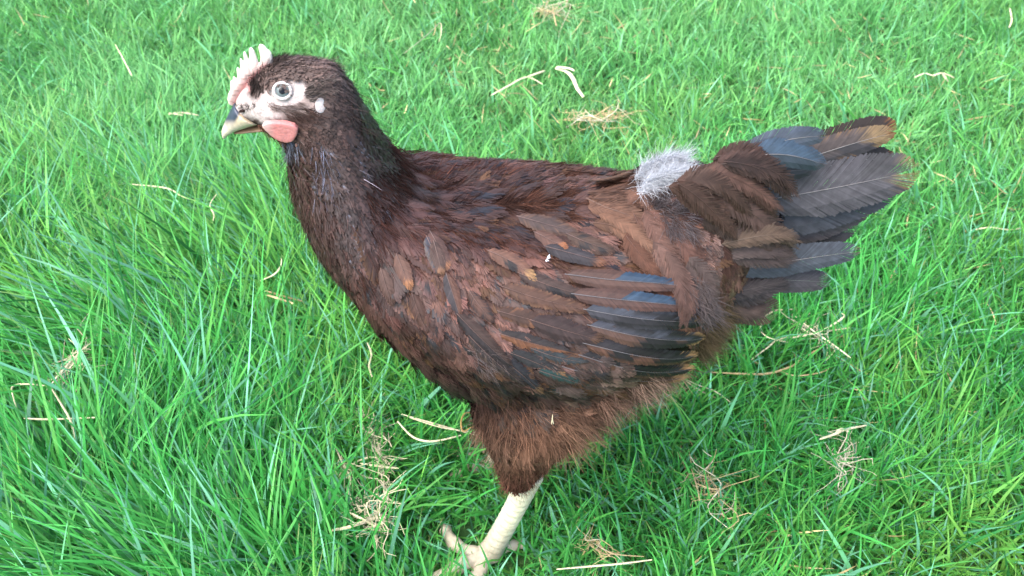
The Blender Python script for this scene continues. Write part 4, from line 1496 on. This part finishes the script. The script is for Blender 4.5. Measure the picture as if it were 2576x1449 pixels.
straw('spread of crossing pale stalks on the grass behind the hen below the tail', [[(1890, 905), (1930, 875), (1965, 852), (2050, 838), (2140, 824)], [(1990, 850), (2060, 835), (2120, 800), (2118, 788)], [(2000, 795), (2050, 835), (2100, 870), (2140, 900)], [(1912, 832), (1922, 800), (1950, 782), (1995, 778)], [(1912, 832), (1935, 850), (1985, 862)], [(2010, 820), (2040, 840), (2060, 850)]],
      w=.0012, tuft=([(2000, 815), (2050, 840), (2090, 862)], 22, .022, .8), z=.032, name='dry_grass_tuft', cat='dry grass')
straw('long jointed tan straw lying right behind the wing tip', [[(1780, 936), (1860, 940), (1930, 940), (1990, 922), (2030, 895), (2070, 872)], [(1960, 932), (2000, 945), (2060, 938), (2090, 925)]], w=.0013, z=.03, col=BUFF)
straw('short split straw poking out under the belly fluff', [[(1715, 950), (1760, 970), (1800, 985), (1838, 1012)], [(1720, 955), (1765, 985), (1800, 1000)]], w=.0012, z=.032)
straw('pale straw with a swollen joint on the lawn at lower right', [[(2062, 1105), (2100, 1092), (2130, 1080), (2180, 1070)], [(2100, 1092), (2115, 1080), (2135, 1085)]], w=.0013, z=.036)
straw('thin bundle of bleached stems running into the thigh from the left', [[(1010, 1042), (1080, 1062), (1150, 1082), (1206, 1096)], [(1030, 1050), (1110, 1075), (1200, 1088)], [(1000, 1060), (1040, 1100), (1090, 1110), (1160, 1095)]], w=.0010, z=.045)
straw('curled orange dead blade just left of the thigh', [[(1200, 1045), (1172, 1038), (1160, 1060), (1165, 1085), (1185, 1075), (1200, 1068)]], w=.0010, z=.045, col=OCHRE)
straw('bent pale straw at the top of the lawn right of the crown', [[(1015, 135), (1050, 108), (1085, 78), (1108, 58), (1110, 85), (1104, 105)]], w=.0018, z=.035)
straw('forked pale straw on the lawn above the back of the hen', [[(1235, 240), (1280, 215), (1325, 194), (1365, 212)], [(1325, 194), (1350, 185), (1370, 178)]], w=.0016, z=.035)
straw('broad crumpled dry leaf on the lawn above the back', [[(1398, 172), (1425, 180), (1440, 195), (1452, 222), (1468, 244)], [(1400, 168), (1430, 172), (1445, 178)]], w=.0030, z=.036, name='dry_leaf', cat='dry leaf')
straw('star of dead tan grass at the top edge of the lawn', [[(1350, 20), (1385, 28), (1410, 10)], [(1390, 12), (1395, 45), (1400, 66)]], w=.0015, tuft=([(1370, 15), (1395, 30), (1410, 20)], 26, .05, 1.5), z=.035, name='dry_grass_tuft', cat='dry grass', col=BUFF)
straw('curled white dry leaf at the upper right of the lawn', [[(2300, 195), (2325, 185), (2345, 190), (2370, 184), (2400, 196)], [(2372, 186), (2385, 205)]], w=.0024, z=.036, name='dry_leaf', cat='dry leaf')
straw('slender pale stalk standing in the grass left of the comb', [[(290, 112), (308, 145), (322, 172), (332, 192)]], w=.0014, z=.05)
straw('faint pale straw lying level left of the beak', [[(424, 288), (455, 283), (500, 290)], [(425, 284), (460, 290)]], w=.0012, z=.05)
straw('hooked pale straw in the long grass left of the breast', [[(708, 645), (706, 668), (690, 690), (655, 706)]], w=.0011, z=.06)
straw('brown split stem stub lying close to the breast', [[(668, 732), (700, 742), (760, 758)], [(672, 742), (705, 752), (740, 764)]], w=.0020, z=.055, col=BUFF, name='dry_leaf', cat='dry leaf')
straw('short wavy straw standing right below the hooked one near the neck', [[(545, 488), (528, 515), (538, 540), (534, 560)]], w=.0010, z=.06)
straw('white knotted straw hanging in the grass under the breast', [[(924, 862), (934, 890), (928, 920), (936, 948)]], w=.0012, z=.05)
straw('upright tuft of dry fibres on the lawn at the lower right', [[(2128, 1150), (2118, 1180), (2108, 1225)]], tuft=([(2125, 1130), (2122, 1165), (2108, 1215)], 24, .026, .45), z=.034, name='dry_grass_tuft', cat='dry grass', col=GREY)
straw('wispy brown roots at the bottom right of the leg', [[(1470, 1345), (1490, 1375), (1530, 1395), (1590, 1380)], [(1500, 1365), (1540, 1392), (1620, 1400)]], w=.0009, tuft=([(1475, 1345), (1500, 1375), (1530, 1390)], 18, .018, 1.0), z=.03, name='dry_root_clump', cat='dry grass', col=BUFF)
straw('long thin white stalk crossing the bottom edge right of the foot', [[(1400, 1432), (1480, 1425), (1560, 1418), (1640, 1408)]], w=.0010, z=.04)
straw('heap of yellowed bent blades between the tail and lower right corner', [[(1750, 1215), (1790, 1230), (1820, 1228)], [(1770, 1245), (1800, 1240), (1840, 1210)], [(1740, 1180), (1755, 1230), (1760, 1260)]], tuft=([(1760, 1180), (1785, 1225), (1830, 1280)], 30, .03, .9), z=.03, name='dry_grass_tuft', cat='dry grass', col=BUFF)
straw('tiny white straw upright against the underside of the tail', [[(2122, 560), (2126, 585), (2128, 612)]], w=.0013, z=.035)
straw('long limp pale stem at the right edge of the lawn beyond the tail', [[(2440, 580), (2490, 572), (2540, 578), (2576, 572)]], w=.0012, z=.035)
straw('brown dried patch of flattened grass on the lawn above the saddle', [[(1460, 300), (1500, 290), (1530, 270)]], tuft=([(1440, 290), (1500, 300), (1560, 290)], 50, .035, 1.3), z=.028, w=.0016, name='dry_grass_tuft', cat='dry grass', col=BUFF)
straw('angled dry stalk poking up at the top right corner of the lawn', [[(2540, 20), (2545, 50), (2538, 70)]], w=.0015, z=.04)


# small bits caught on the plumage
def speck(name, label, cat, px, pts, w, col):
    p, n_ = hit(*px)
    a = Acc()
    for ln in pts:
        path = np.array([at_y(x, y, p[1]) for x, y in smooth_path(ln, 8)]) + n_ * 0.014
        ribbon(a, path, w, col)
    V, F, K_ = a.arrays()
    o = V.mean(0)
    ob = obj(name, mesh_np(name, V - o, F, K_), M_STRAW)
    ob.location = o
    tag(ob, label, cat)


speck('down_flake', 'tiny white flake of down stuck on the upper wing', 'flake', (1368, 684), [[(1364, 692), (1368, 684), (1372, 676)], [(1367, 680), (1373, 684)], [(1362, 690), (1370, 690)]], .0009, np.array([.75, .75, .8]))
speck('grass_seed', 'small straw coloured seed hanging under the wing edge', 'seed', (1388, 1000), [[(1389, 980), (1388, 992), (1386, 1004)], [(1388, 992), (1391, 1004)]], .0007, PALE)
